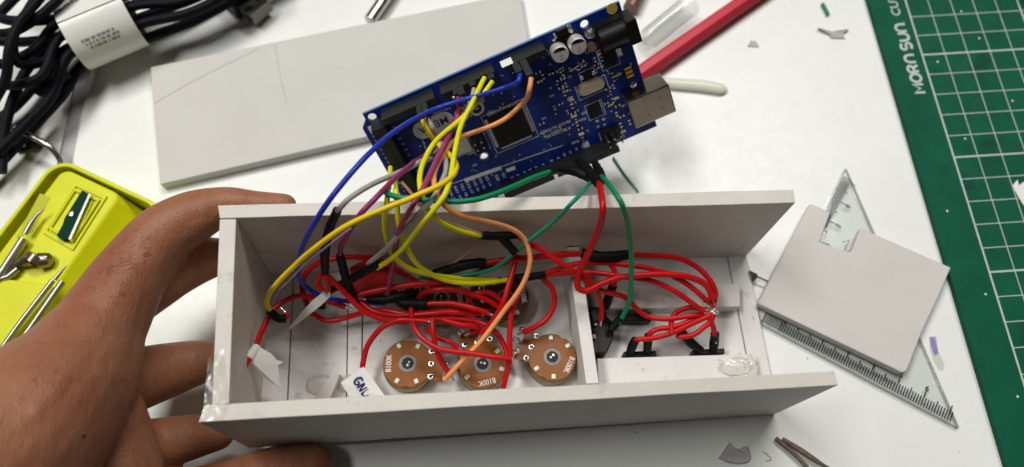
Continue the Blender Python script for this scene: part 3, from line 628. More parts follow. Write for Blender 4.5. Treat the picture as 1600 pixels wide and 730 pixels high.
RG = 'red hookup wires inside the box'
def red(pts, label, sleeves=(), r=.099, bare=True): return wire('red', pts, label, r, sleeves, None, RG, bare)
rw_tag = red([(374,582,3.3),(388,563,3.0),(399,543,2.6),(412,508,2.2),(425,484,2.1),(445,470,2.0),(469,463,1.9),(500,468,1.7),(540,480,1.6)], 'red wire climbing out to a torn white flag at the left end')
obj('bare_end', G().tube([pf(374,582,3.3), pf(371,589,3.35)], .06, 8, smooth=False), M_black, rw_tag)
red([(433,494,2.3),(443,497,2.25),(450,494,2.25),(446,489,2.3)], 'tiny red hook poking out of the leftmost black sleeve', r=.09)
red([(484,486,1.4),(472,451,1.8),(478,428,2.4),(498,411,2.9),(530,403,3.1),(568,402,3.0),(604,413,2.7),(634,430,2.4),(662,446,2.2)], 'red wire in a wide arc against the left back corner')
red([(508,428,3.4),(517,436,3.2),(538,456,2.8),(560,478,2.5),(587,494,2.3),(620,502,2.2),(655,500,2.2),(700,496,2.2),(746,502,2.1),(776,520,2.0),(790,543,1.9),(794,566,1.8)], 'long red wire sweeping from the upright sleeve across the potentiometers')
red([(504,455,2.8),(498,446,2.9),(500,432,3.2),(508,428,3.4),(512,440,3.2),(514,454,2.8)], 'small red loop under the long black sleeve', r=.09)
red([(484,488,1.3),(504,499,1.2),(539,497,1.3),(572,489,1.7),(602,486,2.0),(640,492,2.2),(700,487,2.4),(745,492,2.2)], 'red wire sagging low on the floor beside the twisted tag')
red([(566,574,1.3),(569,553,1.5),(580,530,1.8),(598,511,2.1),(622,500,2.3),(668,502,2.4)], 'red wire dropping to the GND paper tag')
red([(556,462,2.3),(600,452,2.5),(649,446,2.7),(692,441,2.8),(742,428,2.9),(780,412,3.1),(806,403,3.3)], 'red wire rising along the back row to the tall crossing', r=.11)
red([(560,470,2.1),(584,486,2.1),(620,494,2.1),(664,490,2.2),(712,486,2.3),(752,490,2.2)], 'red wire in the middle of the tangled strand bundle')
red([(653,466,2.0),(660,458,2.3),(676,453,2.6),(712,453,2.7),(745,462,2.6),(776,478,2.3)], 'short red wire arching over the half buried potentiometer')
red([(730,480,1.9),(734,466,2.3),(744,457,2.6),(762,456,2.6),(780,466,2.4),(796,484,2.1)], 'red wire humped over the dark potentiometer terminals')
red([(664,475,2.4),(709,475,2.6),(740,482,2.6),(762,490,2.4)], 'red wire leaving the black sleeve by the half buried potentiometer', [[(628,474,2.2),(645,474,2.3),(668,475,2.45)]])
red([(643,478,2.2),(644,500,2.3),(651,518,2.4),(664,534,2.4),(684,546,2.4),(732,553,2.4),(771,559,2.4),(799,561,2.3)], 'red wire curving over the front-row potentiometers left to right')
red([(676,498,2.5),(677,520,2.4),(680,540,2.2),(689,565,1.9),(703,586,1.6)], 'red wire falling between the two left front potentiometers')
red([(664,512,1.9),(684,527,1.8),(705,536,1.7),(716,545,1.6)], 'short red wire slipping under the front-row curve', r=.09)
red([(690,500,2.3),(720,508,2.2),(748,514,1.9),(735,520,1.7)], 'red wire curled on the solder terminals in the middle', r=.1)
red([(808,398,3.5),(800,425,3.3),(792,452,3.2),(781,482,2.9),(767,504,2.5),(752,522,2.1)], 'red wire slanting from the black tape to the middle terminals')
red([(820,438,3.0),(809,460,2.9),(800,482,2.8),(796,510,2.6),(797,540,2.4),(795,575,2.0),(786,606,1.6)], 'red wire running straight down past the middle potentiometer')
red([(756,411,3.4),(804,405,3.6),(857,400,3.6),(912,396,3.5)], 'straight red wire along the back wall between two black sleeves', [[(679,429,2.9),(700,422,3.1),(722,415,3.3),(760,410,3.4)],[(908,395,3.5),(928,400,3.5),(950,401,3.5),(983,398,3.4)]], r=.11)
red([(806,368,4.5),(832,381,4.3),(863,403,4.0),(896,424,3.7),(916,437,3.4),(930,453,3.1),(939,479,2.5),(939,500,2.0)], 'red wire from the back wall tape to the toggle switch')
red([(848,429,3.0),(870,421,3.1),(892,414,3.2),(929,410,3.3),(969,412,3.3),(1012,419,3.2),(1044,429,3.0),(1071,442,2.8),(1094,459,2.6),(1110,474,2.3)], 'red wire above its twin bridging the divider')
red([(848,431,2.95),(883,427,3.0),(929,426,3.1),(979,432,3.1),(1018,439,3.0),(1051,453,2.8),(1077,469,2.5),(1099,487,2.2)], 'red wire below its twin bridging the divider')
red([(982,398,3.4),(1028,399,3.3),(1061,404,3.2),(1090,419,3.0),(1110,440,2.8),(1118,460,2.5),(1114,480,2.2)], 'outermost red wire curving round at the right end')
red([(847,434,2.9),(861,449,2.6),(866,472,2.4),(858,492,2.2),(839,509,2.0),(818,519,1.7)], 'red wire bowing out beside the divider to the right potentiometer')
red([(946,404,3.3),(958,419,3.2),(962,436,3.0),(957,450,2.7)], 'short red wire dropping to a black sleeve behind the toggle switch', [[(958,446,2.8),(952,462,2.4),(946,480,1.9)]])
red([(906,428,3.6),(929,449,3.2),(956,459,2.8),(980,468,2.4),(993,483,2.0),(1012,496,1.8),(1044,500,1.9),(1077,495,2.0),(1112,490,2.1)], 'red wire winding past the upper rail to the joined ends')
red([(1049,522,1.9),(1048,506,1.8),(1053,491,1.8),(1068,483,1.9),(1090,482,2.0),(1106,486,2.1)], 'red wire loop standing over the buttons')
RL = [(1012,530,1.5),(1016,521,1.7),(1026,515,1.8),(1044,513,1.8),(1064,508,1.8),(1087,497,1.9),(1110,489,2.1)]
red(RL, 'red wire on the second leg of the left button', [[(1013,524,1.7),(1012,538,1.3),(1011,549,1.05)]])
red([(991,533,1.5),(998,530,1.6),(1012,530,1.7),(1038,525,1.8),(1064,515,1.9),(1090,502,2.0),(1110,493,2.1)], 'red wire on the first leg of the left button', [[(993,531,1.6),(988,541,1.3),(984,551,1.05)]])
red([(1068,520,1.5),(1060,526,1.6),(1077,525,1.7),(1100,512,1.9),(1112,500,2.0),(1114,488,2.1)], 'red wire on the slanted leg of the right button', [[(1066,520,1.5),(1078,534,1.3),(1096,548,1.05)]])
red([(1108,496,2.1),(1114,510,1.9),(1117,527,1.6)], 'short red wire on the upright leg of the right button', [[(1117,522,1.7),(1116,534,1.3),(1114,546,1.05)]])
g = G()
for k in range(7):
    a = pf(1108+random.uniform(-6,8), 470+random.uniform(-6,8), 2.3); g.tube([a, a+np.array([random.uniform(-.15,.15), random.uniform(-.3,.3), .12]), a+np.array([random.uniform(-.3,.3), random.uniform(-.4,.4), 0])], .022, 6)
g.lathe([(.05,0),(.13,.06),(.12,.16),(.03,.22)], pf(1110,483,2.05), (1,.3,.3), 10)
obj('solder_joint', g, M_solder, smooth=True, label='twisted bare wire joint with solder at the right end of the red wires', cat='solder joint')
# red adhesive patch behind the sleeves and the dark heat-shrink cluster
g = G().prism([pf(x,y,1.7) for x,y in ((545,420),(580,402),(610,408),(614,445),(590,470),(556,466))], [pf(x,y,2.1) for x,y in ((545,418),(580,400),(610,406),(614,443),(590,468),(556,464))])
obj('red_patch', g, wmat('red'), bevel=.08, label='red plastic patch behind the slanted black sleeve', cat='plastic piece')
g = G(); g.tube([pf(574,467,2.0), pf(600,468,2.1), pf(625,463,2.2), pf(655,458,2.1)], [.14,.17,.19,.15], 12, jit=.2); g.tube([pf(612,455,2.2), pf(625,470,2.1), pf(650,486,2.0)], [.16,.2,.17], 12, jit=.2); g.tube([pf(500,470,1.5), pf(490,476,1.4), pf(508,478,1.4)], .13, 10)
obj('heat_shrink_knot', g, M_shrink, smooth=True, label='lumpy black heat shrink knot left of the half buried potentiometer', cat='heat shrink')
# bits of solder around the middle terminals
g = G()
for px, py in ((733,512),(752,508),(718,522),(810,548),(806,532)):
    g.lathe([(.03,0),(.1,.05),(.09,.14),(.02,.2)], pf(px,py,1.45), (random.uniform(-.3,.3),random.uniform(-.3,.3),1), 8)
obj('solder_blobs', g, M_solder, smooth=True, label='bright solder blobs on the middle potentiometer terminals', cat='solder')

# ---------------------------------------------------------------- switches and buttons
sw = empty('toggle_switch', 'black toggle switch with soldered lugs against the divider', 'switch', pf(942,530,.5))
obj('switch_body', on_floor([(958,530),(948,552),(926,553),(924,505),(946,492),(960,505)], .505, 1.35), M_black, sw, bevel=.05)
obj('switch_back', on_floor([(949,497),(926,505),(921,480),(944,478)], .505, 1.6), M_black, sw, bevel=.05)
for px, py in ((930,506),(928,526),(940,499)):
    obj('lug', G().lathe([(.09,0),(.1,.08),(.03,.14)], pf(px,py,1.4), BN, 8), M_solder, sw, smooth=True)
def make_button(quad, feet, label, wires_=False):
    c = pf(sum(q[0] for q in quad)/4, sum(q[1] for q in quad)/4, .5); r = empty('push_button', label, 'button', c, 'push buttons on the lower rail')
    obj('button_base', on_floor(quad, .505, 1.0), M_black, r, bevel=.03)
    for fx, fy in feet: obj('lug', G().lathe([(.10,0),(.10,.05),(.06,.09)], pf(fx,fy,1.0), BN, 8), M_black, r)
    return r
make_button([(1026,557),(974,557),(975,549),(1025,548)], [(986,550),(1012,549)], 'black push button with two upright sleeves, on the rail nearer the divider')
make_button([(1133,552),(1082,554),(1083,546),(1132,544)], [(1094,547),(1116,546)], 'black push button on the rail near the clear glue')
make_button([(1018,502),(968,502),(966,490),(1017,487)], [(975,494),(1000,494)], 'black push button under the upper rail behind red wires')
# ---------------------------------------------------------------- paper tags
def tagmesh(quad_h, th=.02):
    P = [pf(*q) for q in quad_h]; n = np.cross(P[1]-P[0], P[2]-P[0]); n /= np.linalg.norm(n)
    if n[2] < 0: n = -n
    return G().prism(P, [p+n*th for p in P]), n, P
g, n, P = tagmesh([(387,560,3.0),(403,541,2.75),(424,553,2.6),(432,563,2.5),(442,566,2.45),(434,571,2.5),(437,606,2.3),(412,590,2.5)])
t1 = obj('paper_tag', g, M_paper, label='torn white paper flag on the red wire at the left end', cat='tag')
obj('tag_wrap', G().tube([pf(388,562,3.0), pf(401,543,2.65)], .15, 10, smooth=False), M_paper, t1, smooth=True)
g = G(); a = [(506,456,2.6),(488,470,2.2),(470,490,1.6),(451,513,1.0)]; b = [(516,464,2.5),(501,478,2.1),(478,496,1.55),(453,515,1.0)]
for i in range(3):
    q = [pf(*a[i]), pf(*a[i+1]), pf(*b[i+1]), pf(*b[i])]; g.prism(q, [p+BN*.02 for p in q])
obj('paper_tag', g, M_paper, label='narrow twisted white paper strip below the small red loop', cat='tag')
g, n, P = tagmesh([(532,598,1.35),(568,573,1.4),(604,622,1.0),(556,634,.9)])
t3 = obj('paper_tag', g, M_paper, label='white paper tag with GND handwritten in blue', cat='tag')
ux = (P[2]-P[1]); ux /= np.linalg.norm(ux); ux = -((P[0]-P[1])/np.linalg.norm(P[0]-P[1])); uy = np.cross(n, ux)
# handwriting: blue strokes reading along the tag
gc = pf(566,607,1.2)+n*.024; fr = (gc, (P[3]-P[0])/np.linalg.norm(P[3]-P[0]), np.cross(n, (P[3]-P[0])/np.linalg.norm(P[3]-P[0])), n)
hw = G(fr)
def stroke(pts): hw.tube([(x,y,0) for x, y in pts], .028, 6, step=.03)
stroke([(-.22,.14),(-.32,.18),(-.40,.04),(-.33,-.12),(-.22,-.10),(-.20,.01),(-.29,.01)])
stroke([(-.12,-.14),(-.10,.15),(.02,-.12),(.06,.16)]); stroke([(.14,-.13),(.16,.15),(.30,.08),(.30,-.06),(.13,-.13)])
obj('handwriting', hw, M_ink, t3)

# ================================================================ THINGS ON THE TABLE
# large panel at the back
p = [(250,288),(840,152),(812,-12),(235,105)]
obj('foam_panel', flat(p, 0.004, .5), M_panel, bevel=.03, label='large off-white foam board panel lying behind the box', cat='panel')
# notched off-cut on the set square
p = [(1266,318),(1298,331),(1281,378),(1330,394),(1345,356),(1486,418),(1468,460),(1440,520),(1424,562),(1417,580),(1409,582),(1395,575),(1184,474)]
obj('notched_panel', flat(p[::-1], .215, .66), M_panel2, bevel=.04, label='pinkish grey foam board off-cut with a square notch in its edge', cat='panel')
# set square: clear triangle with a scale along two sides
tri_px = [(1190,505),(1498,668),(1322,263)]
T = [un(x,y,.2)[:2] for x,y in tri_px]
ss = empty('set_square', 'clear plastic set square with black centimetre scales under the notched panel', 'set square', (T[0][0], T[0][1], 0))
g = G().poly(T, .004, .2)
cen = (T[0]+T[1]+T[2])/3; inner = []
obj('triangle', g, M_clear, ss, bevel=.03)
for i_ in range(3):
    a_, b_ = T[i_], T[(i_+1)%3]; d_ = (b_-a_)/np.linalg.norm(b_-a_); n_ = np.array([d_[1],-d_[0]])
    obj('edge', G().poly([tuple(a_+n_*.003), tuple(a_+n_*.035), tuple(b_+n_*.035), tuple(b_+n_*.003)], .02, .185), M_cedge, ss)  # added strips that paint the dark refraction line
def scale(p0, p1, n0, n1, flip, mk, nm):
    d = p1-p0; Ltot = np.linalg.norm(d); d = d/Ltot; n = np.array([-d[1], d[0]])*(1 if flip else -1)
    k = n0
    while k*.1 < Ltot-.35 and k < n1:
        ln = .60 if k%10 == 0 else .48 if k%5 == 0 else .38
        a = p0+d*(k*.1)+n*.05; wv = d*.02
        mk.poly([tuple(q) for q in ((a-wv, a+wv, a+wv+n*ln, a-wv+n*ln) if not flip else (a-wv, a+wv, a+wv+n*ln, a-wv+n*ln))], .2005, .203)
        k += 1
    for c in range(1, int(n1/10)+1):
        if c*1.0 > Ltot-.6 or c*10 < n0: continue
        a = p0+d*c+n*.78; sub = G((np.array([a[0],a[1],.2015]), np.array([d[0],d[1],0]), np.array([n[0],n[1],0]), np.array([0,0,1.])))
        sub.text(str(c), .30, depth_=.001, offset=.006); nm.v += sub.v; k0 = len(nm.v)-len(sub.v); nm.f += [tuple(i+k0 for i in f) for f in sub.f]
mk = G(); nm = G()
scale(T[0]+(T[1]-T[0])*.035, T[1], 4, 78, True, mk, nm)
scale(T[0]+(T[2]-T[0])*.035, T[2], 40, 75, False, mk, nm)
# nested corner marks at the zero point
d1 = (T[1]-T[0])/np.linalg.norm(T[1]-T[0]); d2 = (T[2]-T[0])/np.linalg.norm(T[2]-T[0])
for k in range(5):
    o_ = T[0]+(d1+d2)*(.10+.09*k); Lk = .52-.05*k
    for da, db in ((d1,d2),(d2,d1)):
        q = [o_-db*.0, o_+da*Lk, o_+da*Lk+db*.026, o_+db*.026]; 
        if area(q) < 0: q = q[::-1]
        mk.poly([tuple(v) for v in q], .2005+.0002*k, .203+.0002*k)
obj('scale_marks', mk, M_tick, ss, kind='stuff'); obj('scale_numerals', nm, M_tick, ss)
g = flat([(1287,330),(1299,334),(1293,352),(1286,362),(1284,350)], .2045, .207); g2 = flat([(1313,372),(1328,385),(1325,392),(1319,386)], .2045, .207)
obj('ink_mark', g, M_ink, ss)
g = G(); g.tube([un(1316,379,.21), un(1327,375,.21), un(1319,392,.21), un(1328,392,.21)], .015, 6, smooth=False); obj('corner_mark', g, M_tick, ss)
# small black arrow-tipped pin
pin = G(); a = un(1183,432,.35); b = un(1215,447,.25); pin.tube([a, b], .035, 8, smooth=False)
o = obj('pin', pin, M_brown, label='thin metal pin with a black arrow tip poking out beside the box end', cat='pin')
d = un(1183,432,.35); g = G().prism([un(1170,422,.2), un(1176,440,.2), un(1184,434,.2), un(1183,428,.2)], [un(1170,422,.45), un(1176,440,.45), un(1184,434,.45), un(1183,428,.45)]); obj('pin_tip', g, M_black, o, bevel=.03)
# purple-stained clear strip
g = flat([(1452,526),(1463,525),(1466,548),(1476,570),(1474,578),(1468,578),(1460,566),(1453,545)], .003, .03); o = obj('glue_strip', g, M_blob, label='clear glue strip stained purple between set square and cutting mat', cat='glue strip')
g = flat([(1453,527),(1461,527),(1466,552),(1461,556),(1455,540)], .031, .035); obj('ink_stain', g, M_inkp, o)

# cutting mat
mp = np.array(un(1441,86,.3)); md = np.array(un(1600,610,.3)-un(1412,0,.3)); md[2] = 0; md /= np.linalg.norm(md); me_ = np.array([-md[1], md[0], 0])
if me_[0] < 0: me_ = -me_
MF = (np.array([mp[0], mp[1], 0]), md, me_, np.array([0,0,1.]))      # x runs towards the viewer, y to the right
cm = empty('cutting_mat', 'green cutting mat with a pale printed grid along the right side', 'cutting mat', MF[0])
gm = G(); L0 = MF[0]
lft0 = un(1357,0,.3); lft1 = un(1574,730,.3); dl = (lft1-lft0); 
e0 = lft0-dl*.2; e1 = lft0+dl*1.25
gm.poly([tuple(e0[:2]), tuple(e1[:2]), tuple((e1+me_*23)[:2]), tuple((e0+me_*23)[:2])], .004, .3); obj('mat_sheet', gm, M_mat, cm, bevel=.03)
for k in range(-6, 18):
    wd = .036 if k%5 == 0 else .017
    g = G(MF); g.fr = MF; g.hexa([(k-wd,0,.3005),(k+wd,0,.3005),(k+wd,15,.3005),(k-wd,15,.3005)], [(k-wd,0,.304),(k+wd,0,.304),(k+wd,15,.304),(k-wd,15,.304)]); obj('grid_line', g, M_matline, cm)
for k in range(0, 16):
    wd = .036 if k%5 == 0 else .017; y = float(k)
    g = G(MF); g.hexa([(-6,y-wd,.301),(17,y-wd,.301),(17,y+wd,.301),(-6,y+wd,.301)], [(-6,y-wd,.3045),(17,y-wd,.3045),(17,y+wd,.3045),(-6,y+wd,.3045)]); obj('grid_line', g, M_matline, cm)
tf = (MF[0], -md, -me_, np.array([0,0,1.]))                          # lettering reads away from the viewer
LET = {'M': [[(0,0),(0,1),(.5,.35),(1,1),(1,0)]], 'O': [[(.5+.5*math.cos(a), .5+.5*math.sin(a)) for a in np.linspace(0, 2*math.pi, 17)]],
       'R': [[(0,0),(0,.95),(.55,1),(.85,.8),(.6,.5),(.1,.45)],[(.5,.45),(.9,0)]], 'N': [[(0,0),(0,.6),(.15,.9),(.5,1),(.85,.9),(1,.6),(1,0)]],
       'U': [[(0,1),(0,.4),(.15,.1),(.5,0),(.85,.1),(1,.4),(1,1)]], 'S': [[(.95,.95),(.2,1),(0,.8),(.15,.55),(.8,.48),(1,.25),(.8,0),(.05,.03)]], '.': [[(0,0),(.12,0)]]}
bp_ = G(); x_ = -1.86
for ch_, wd_ in (('M',.40),('O',.40),('R',.34),('N',.36),(' ',.10),('S',.34),('U',.36),('N',.36),('.',.10)):
    for st_ in LET.get(ch_, []): 
        q = G().tube([(x_+px_*wd_, .36+py_*.44, 0) for px_, py_ in st_], .058, 8, step=.05, smooth=len(st_) > 5)
        k0 = len(bp_.v); bp_.v += [tf[0]+tf[1]*p_[0]+tf[2]*p_[1]+tf[3]*(.3025+p_[2]*.06) for p_ in q.v]; bp_.f += [tuple(i+k0 for i in f) for f in q.f]
    x_ += wd_+(.13 if ch_ != ' ' else .06)
obj('brand_print', bp_, M_matline, cm); g = G(tf); g.text('CUTTING MAT', .56, (x_+.12, .38, .302), .002, .006, 3.9, center=False); obj('title_print', g, M_matline, cm)
g = G()
for px, py in ((1502,18),(1510,82),(1465,97),(1508,217),(1582,158),(1590,620),(1540,460),(1480,330),(1530,60)):
    c = un(px, py, .31); g.lathe([(.03,0),(.05,.01),(.02,.03)], c, (0,0,1), 6)
obj('mat_crumbs', g, M_paper, label='white crumbs scattered over the green cutting mat', cat='crumbs', kind='stuff')
g = flat([(1582,290),(1590,281),(1592,290),(1600,284),(1620,300),(1615,340),(1598,318),(1590,305)], .31, .34)
obj('paper_scrap', g, M_paper, label='torn white paper scrap on the right edge of the cutting mat', cat='scrap')
g = G().lathe([(.5,0),(1.6,.15),(1.75,.8),(1.6,1.5),(.6,1.9)], un(1640,-20,.3)+np.array([.2,0.4,0]), (0,0,1), 28); obj('black_disc', g, M_black, smooth=True, label='black rounded object at the top right corner on the mat', cat='disc')

# red rod, clear cap, glue stick, scraps
a = un(975,133,.46); b = un(1250,-58,.46); g = G(); u, v, d = zdir(b-a); 
g.lathe([(.36,0),(.40,.06),(.40,np.linalg.norm(b-a))], a, b-a, 6); obj('red_pencil', g, M_redrod, bevel=.05, label='red six-sided rod running from under the circuit board to the top edge', cat='pencil')
a = un(1000,72,.5); b = un(1078,8,.5); g = G(); L_ = np.linalg.norm(b-a)
g.lathe([(.10,0),(.36,.05),(.42,.5),(.50,.6),(.50,L_-.15),(.55,L_-.1),(.55,L_),(.46,L_),(.45,L_-.2),(.44,.62),(.34,.5),(.05,.15)], a, b-a, 24); obj('clear_cap', g, M_tube, smooth=True, label='clear plastic pen cap lying beside the red rod', cat='cap')
g = G(); g.tube([un(1030,128,.18), un(1070,131,.19), un(1105,134,.2), un(1128,138,.2), un(1136,140,.17)], [.26,.27,.28,.26,.12], 14); 
o = obj('glue_stick', g, M_glue, smooth=True, label='pale translucent glue stick end beside the metal usb socket', cat='glue stick'); o.scale = (1,1,.75)
g = G(); g.tube([un(958,246,.08), un(976,273,.06), un(997,300,.08)], .05, 8); obj('wire_offcut', g, wmat('teal'), smooth=True, label='thin green wire off-cut on the table below the board corner', cat='wire off-cut')
g = G(); g.tube([un(1285,6,.1), un(1290,15,.1), un(1294,23,.1)], .085, 8); obj('wire_offcut', g, wmat('green'), smooth=True, label='short green wire off-cut near the top edge', cat='wire off-cut')
g = G(); g.prism([un(1278,44,.02), un(1300,50,.02), un(1325,46,.02), un(1318,53,.02), un(1320,61,.02), un(1299,60,.02), un(1297,55,.02)][::-1], [un(1278,43,.18), un(1300,49,.1), un(1326,45,.2), un(1318,52,.1), un(1320,60,.06), un(1299,59,.06), un(1297,54,.1)][::-1]); obj('paper_scrap', g, M_scrap, label='curled whitish scrap below the short green off-cut', cat='scrap')
g = flat([(1168,72),(1173,63),(1182,65),(1186,73)], .003, .05); obj('paper_scrap', g, M_scrap, label='tiny grey flake on the open table right of the red rod', cat='scrap')
pts = [(1122,716),(1132,703),(1140,691),(1147,699),(1155,702),(1162,697),(1169,698),(1173,715),(1168,722),(1152,725),(1136,722)]
base = [un(x,y,.0) for x,y in pts]; top = [un(x,y,.1+.12*math.sin(i*1.7)**2) for i,(x,y) in enumerate(pts)]
if area([p[:2] for p in base]) < 0: base = base[::-1]; top = top[::-1]
obj('board_scrap', G().prism(base, top), M_scrap, bevel=.01, label='torn grey board scrap in front of the box', cat='scrap')
g = G(); g.tube([un(1192,706,.02), un(1200,711,.05), un(1205,719,.02), un(1196,720,.02)], .012, 6); obj('fibre', g, M_brown, label='tiny curled fibre beside the torn grey scrap', cat='fibre')
tw = empty('cable_end', 'frayed brown cable end pointing at the box from the bottom edge', 'cable', un(1240,705,0))
for k, (p0, p1, p2) in enumerate((((1212,685),(1240,708),(1268,738)),((1214,687),(1246,714),(1272,745)),((1222,686),(1252,703),(1300,735)),((1226,688),(1262,712),(1320,745)))):
    obj('strand', G().tube([un(*p0,.12), un(*p1,.14+.03*k), un(*p2,.1)], [.09,.08,.03 if k > 1 else .08], 8), M_brown, tw, smooth=True)
# silver pen behind the panel
g = G(); a = un(578,32,.45); b = un(640,-60,.45); g.cyl(a, b, .28, 16); o = obj('metal_pen', g, M_steel, smooth=True, label='silver metal pen behind the large panel at the top edge', cat='pen')
g = G(); a = un(985,14,.4); b = un(1010,-40,.4); g.cyl(a, b, .35, 12); obj('metal_ferrule', g, mat('brown_metal', (.20,.12,.09), .4, metal=.5), smooth=True, label='brownish metal piece behind the power jack at the top edge', cat='metal piece')

g = G(); rr = np.random.RandomState(5)
for k in range(150):
    px, py = rr.uniform(560,1560), rr.uniform(0,730)
    c = un(px, py, 0); 
    if 1200 < px+(.4*py) < 2400 or rr.rand() < .4:
        r_ = rr.choice((.012,.018,.03), p=(.55,.35,.1)); g.lathe([(r_,.001),(r_*1.3,r_*.6),(r_*.4,r_)], c, (rr.normal(0,.2),rr.normal(0,.2),1), 5)
obj('table_crumbs', g, M_scrap, label='fine grey crumbs and dust scattered on the white table', cat='crumbs', kind='stuff')
for pix, hgt, lab_ in (([(240,162),(300,128),(404,76)], .504, 0), ([(430,70),(436,110),(448,160)], .504, 0)):
    g = G(); g.tube([un(x,y,hgt) for x,y in pix], .012, 5); obj('pencil_line', g, M_scrap, bpy.data.objects['foam_panel'])
# ================================================================ BLACK CABLE COIL
cb = empty('cable_coil', 'coiled black usb cable held by a white printed label', 'cable', un(160,60,0))
def strand(pts, r=.23):
    obj('cable_strand', G().tube([un(x,y,z) for x,y,z in pts], r, 10, step=.2), M_cable, cb, smooth=True)
def bundle(k, left, right, r):
    """a strand that passes through the band at slot k and fans out on both sides"""
    a = SLOT[k]; q = [un(x,y,z) for x,y,z in left]+[la+sdv*a[0]+upv*a[1]+ax*s_ for s_ in (-.25, Lb*.5, Lb+.25)]+[un(x,y,z) for x,y,z in right]
    obj('cable_strand', G().tube(q, r, 10, step=.2), M_cable, cb, smooth=True)
la = un(113,59,1.75); lb = un(207,20,1.75); ax = (lb-la); Lb = np.linalg.norm(ax); ax /= Lb; sdv = np.cross(ax, np.array([0,0,1.])); sdv /= np.linalg.norm(sdv); upv = np.cross(sdv, ax)
SA, SB = 1.50, 1.36
SLOT = [(sx*SA*.66, sy*SB*.5) for sx, sy in ((1,-.9),(1,.4),(.35,.95),(-.35,.95),(-1,.4),(-1,-.9),(.33,-.1),(-.35,-.1),(.0,-1.1))]
bundle(0, [(-40,300,.5),(0,256,.6),(60,190,.8),(100,146,1.0)], [(300,34,1.0),(380,-8,1.1),(470,-60,1.1)], .205)
bundle(1, [(-30,265,1.3),(30,205,1.4),(80,152,1.6)], [(290,22,2.0),(420,-50,2.0)], .205)
bundle(2, [(-30,122,2.2),(15,134,2.2),(60,122,2.4)], [(285,2,2.3),(390,-60,2.2)], .19)
bundle(3, [(-30,106,2.6),(10,98,2.7),(50,80,2.7)], [(270,-14,2.4),(370,-70,2.2)], .19)
bundle(4, [(-30,5,2.6),(5,30,2.6),(45,33,2.6)], [(240,-30,2.2),(330,-80,2.0)], .205)
bundle(5, [(2,270,1.0),(8,200,1.2),(22,150,1.4),(48,100,1.4)], [(250,-20,1.0),(350,-70,1.0)], .205)
bundle(6, [(75,-30,3.2),(45,15,3.2),(20,65,3.0),(30,100,2.8),(70,96,2.2)], [(300,0,1.7),(430,-75,1.7)], .19)
bundle(7, [(-40,60,1.6),(30,66,1.6)], [(280,-10,1.4),(380,-70,1.4)], .205)
bundle(8, [(-40,210,.5),(20,170,.6),(70,118,.6)], [(300,20,.5),(400,-40,.5)], .205)
strand([(90,-40,3.6),(60,0,3.7),(28,40,3.7),(14,80,3.5),(10,120,3.0),(-10,160,2.6)], .19)
strand([(130,-60,3.4),(96,-6,3.5),(66,22,3.4),(20,50,3.2),(-30,52,3.0)], .19)
strand([(50,-30,2.2),(20,0,2.2),(0,20,2.2),(-30,45,2.2)], .205)
strand([(20,-40,1.6),(60,-14,1.6),(120,-24,1.6),(180,-50,1.6)], .205)
strand([(58,140,1.3),(75,128,1.5),(104,110,1.5)], .36)
# label band around the bundle
def band(a, s_, off=0.0): return la+ax*s_+sdv*((SA+off)*math.cos(a))+upv*((SB+off)*math.sin(a))
g = G(); n = 40; vs = []; fs = []
for i in range(n):
    a = 2*math.pi*i/n
    for s_, of in ((0,0),(Lb,0),(Lb,-.03),(0,-.03)): vs.append(band(a, s_, of))
for i in range(n):
    for k in range(4): fs.append((i*4+k, ((i+1)%n)*4+k, ((i+1)%n)*4+(k+1)%4, i*4+(k+1)%4))
g.add(vs, fs); lab = obj('label_band', g, M_label, cb, smooth=True)
a0 = math.radians(78); g = G(); g.prism([band(a0,0,.002), band(a0,Lb,.002), band(a0+.12,Lb,.002), band(a0+.12,0,.002)], [band(a0,0,.05), band(a0,Lb,.05), band(a0+.12,Lb,.02), band(a0+.12,0,.02)]); obj('label_fold', g, M_label, lab, bevel=.01)
g = G()
for row, adeg in enumerate((38, 31, 24, 108, 115, 122)):
    s_ = .45+.1*(row%3)
    while s_ < Lb-.75+.1*(row%2):
        wl = random.choice((.06,.1,.16,.22)); a = math.radians(adeg); da = .04
        g.prism([band(a-da,s_,.001), band(a-da,s_+wl,.001), band(a+da,s_+wl,.001), band(a+da,s_,.001)], [band(a-da,s_,.005), band(a-da,s_+wl,.005), band(a+da,s_+wl,.005), band(a+da,s_,.005)]); s_ += wl+random.choice((.03,.07))
obj('label_print', g, M_print, lab, kind='stuff')
# plug
pa = un(340,-30,.6); pb = un(402,15,.6); d = (pb-pa)/np.linalg.norm(pb-pa); sv = np.cross(np.array([0,0,1.]), d); fr = (pb, -d, sv, np.array([0,0,1.]))
pl = obj('usb_plug', G(fr).box(.55, 2.6, -.72, .72, -.5, .45), M_black, cb, bevel=.12)
obj('plug_shell', G(fr).box(-.35, .55, -.55, .55, -.3, .3), mat('dull_plug_metal', (.14,.135,.11), .35, metal=.9), pl, bevel=.05)
g = G(fr); g.box(.0,.2,-.38,-.18,.3005,.304); g.box(.0,.2,.18,.38,.3005,.304); obj('shell_window', g, M_black, pl)
# bent metal rod with a small black clip
g = G(); g.tube([un(22,200,1.0), un(52,215,1.0), un(78,230,.9), un(92,246,.6), un(100,275,.3)], .12, 10); rd = obj('bent_rod', g, M_steel, smooth=True, label='bent silver rod between the black cable and the yellow case', cat='rod')
g = G(); g.tube([un(26,235,.12), un(40,232,.15), un(52,222,.2), un(64,226,.2)], [.12,.1,.2,.2], 10); obj('black_clip', g, M_black, smooth=True, label='small black hook piece under the bent silver rod', cat='clip')

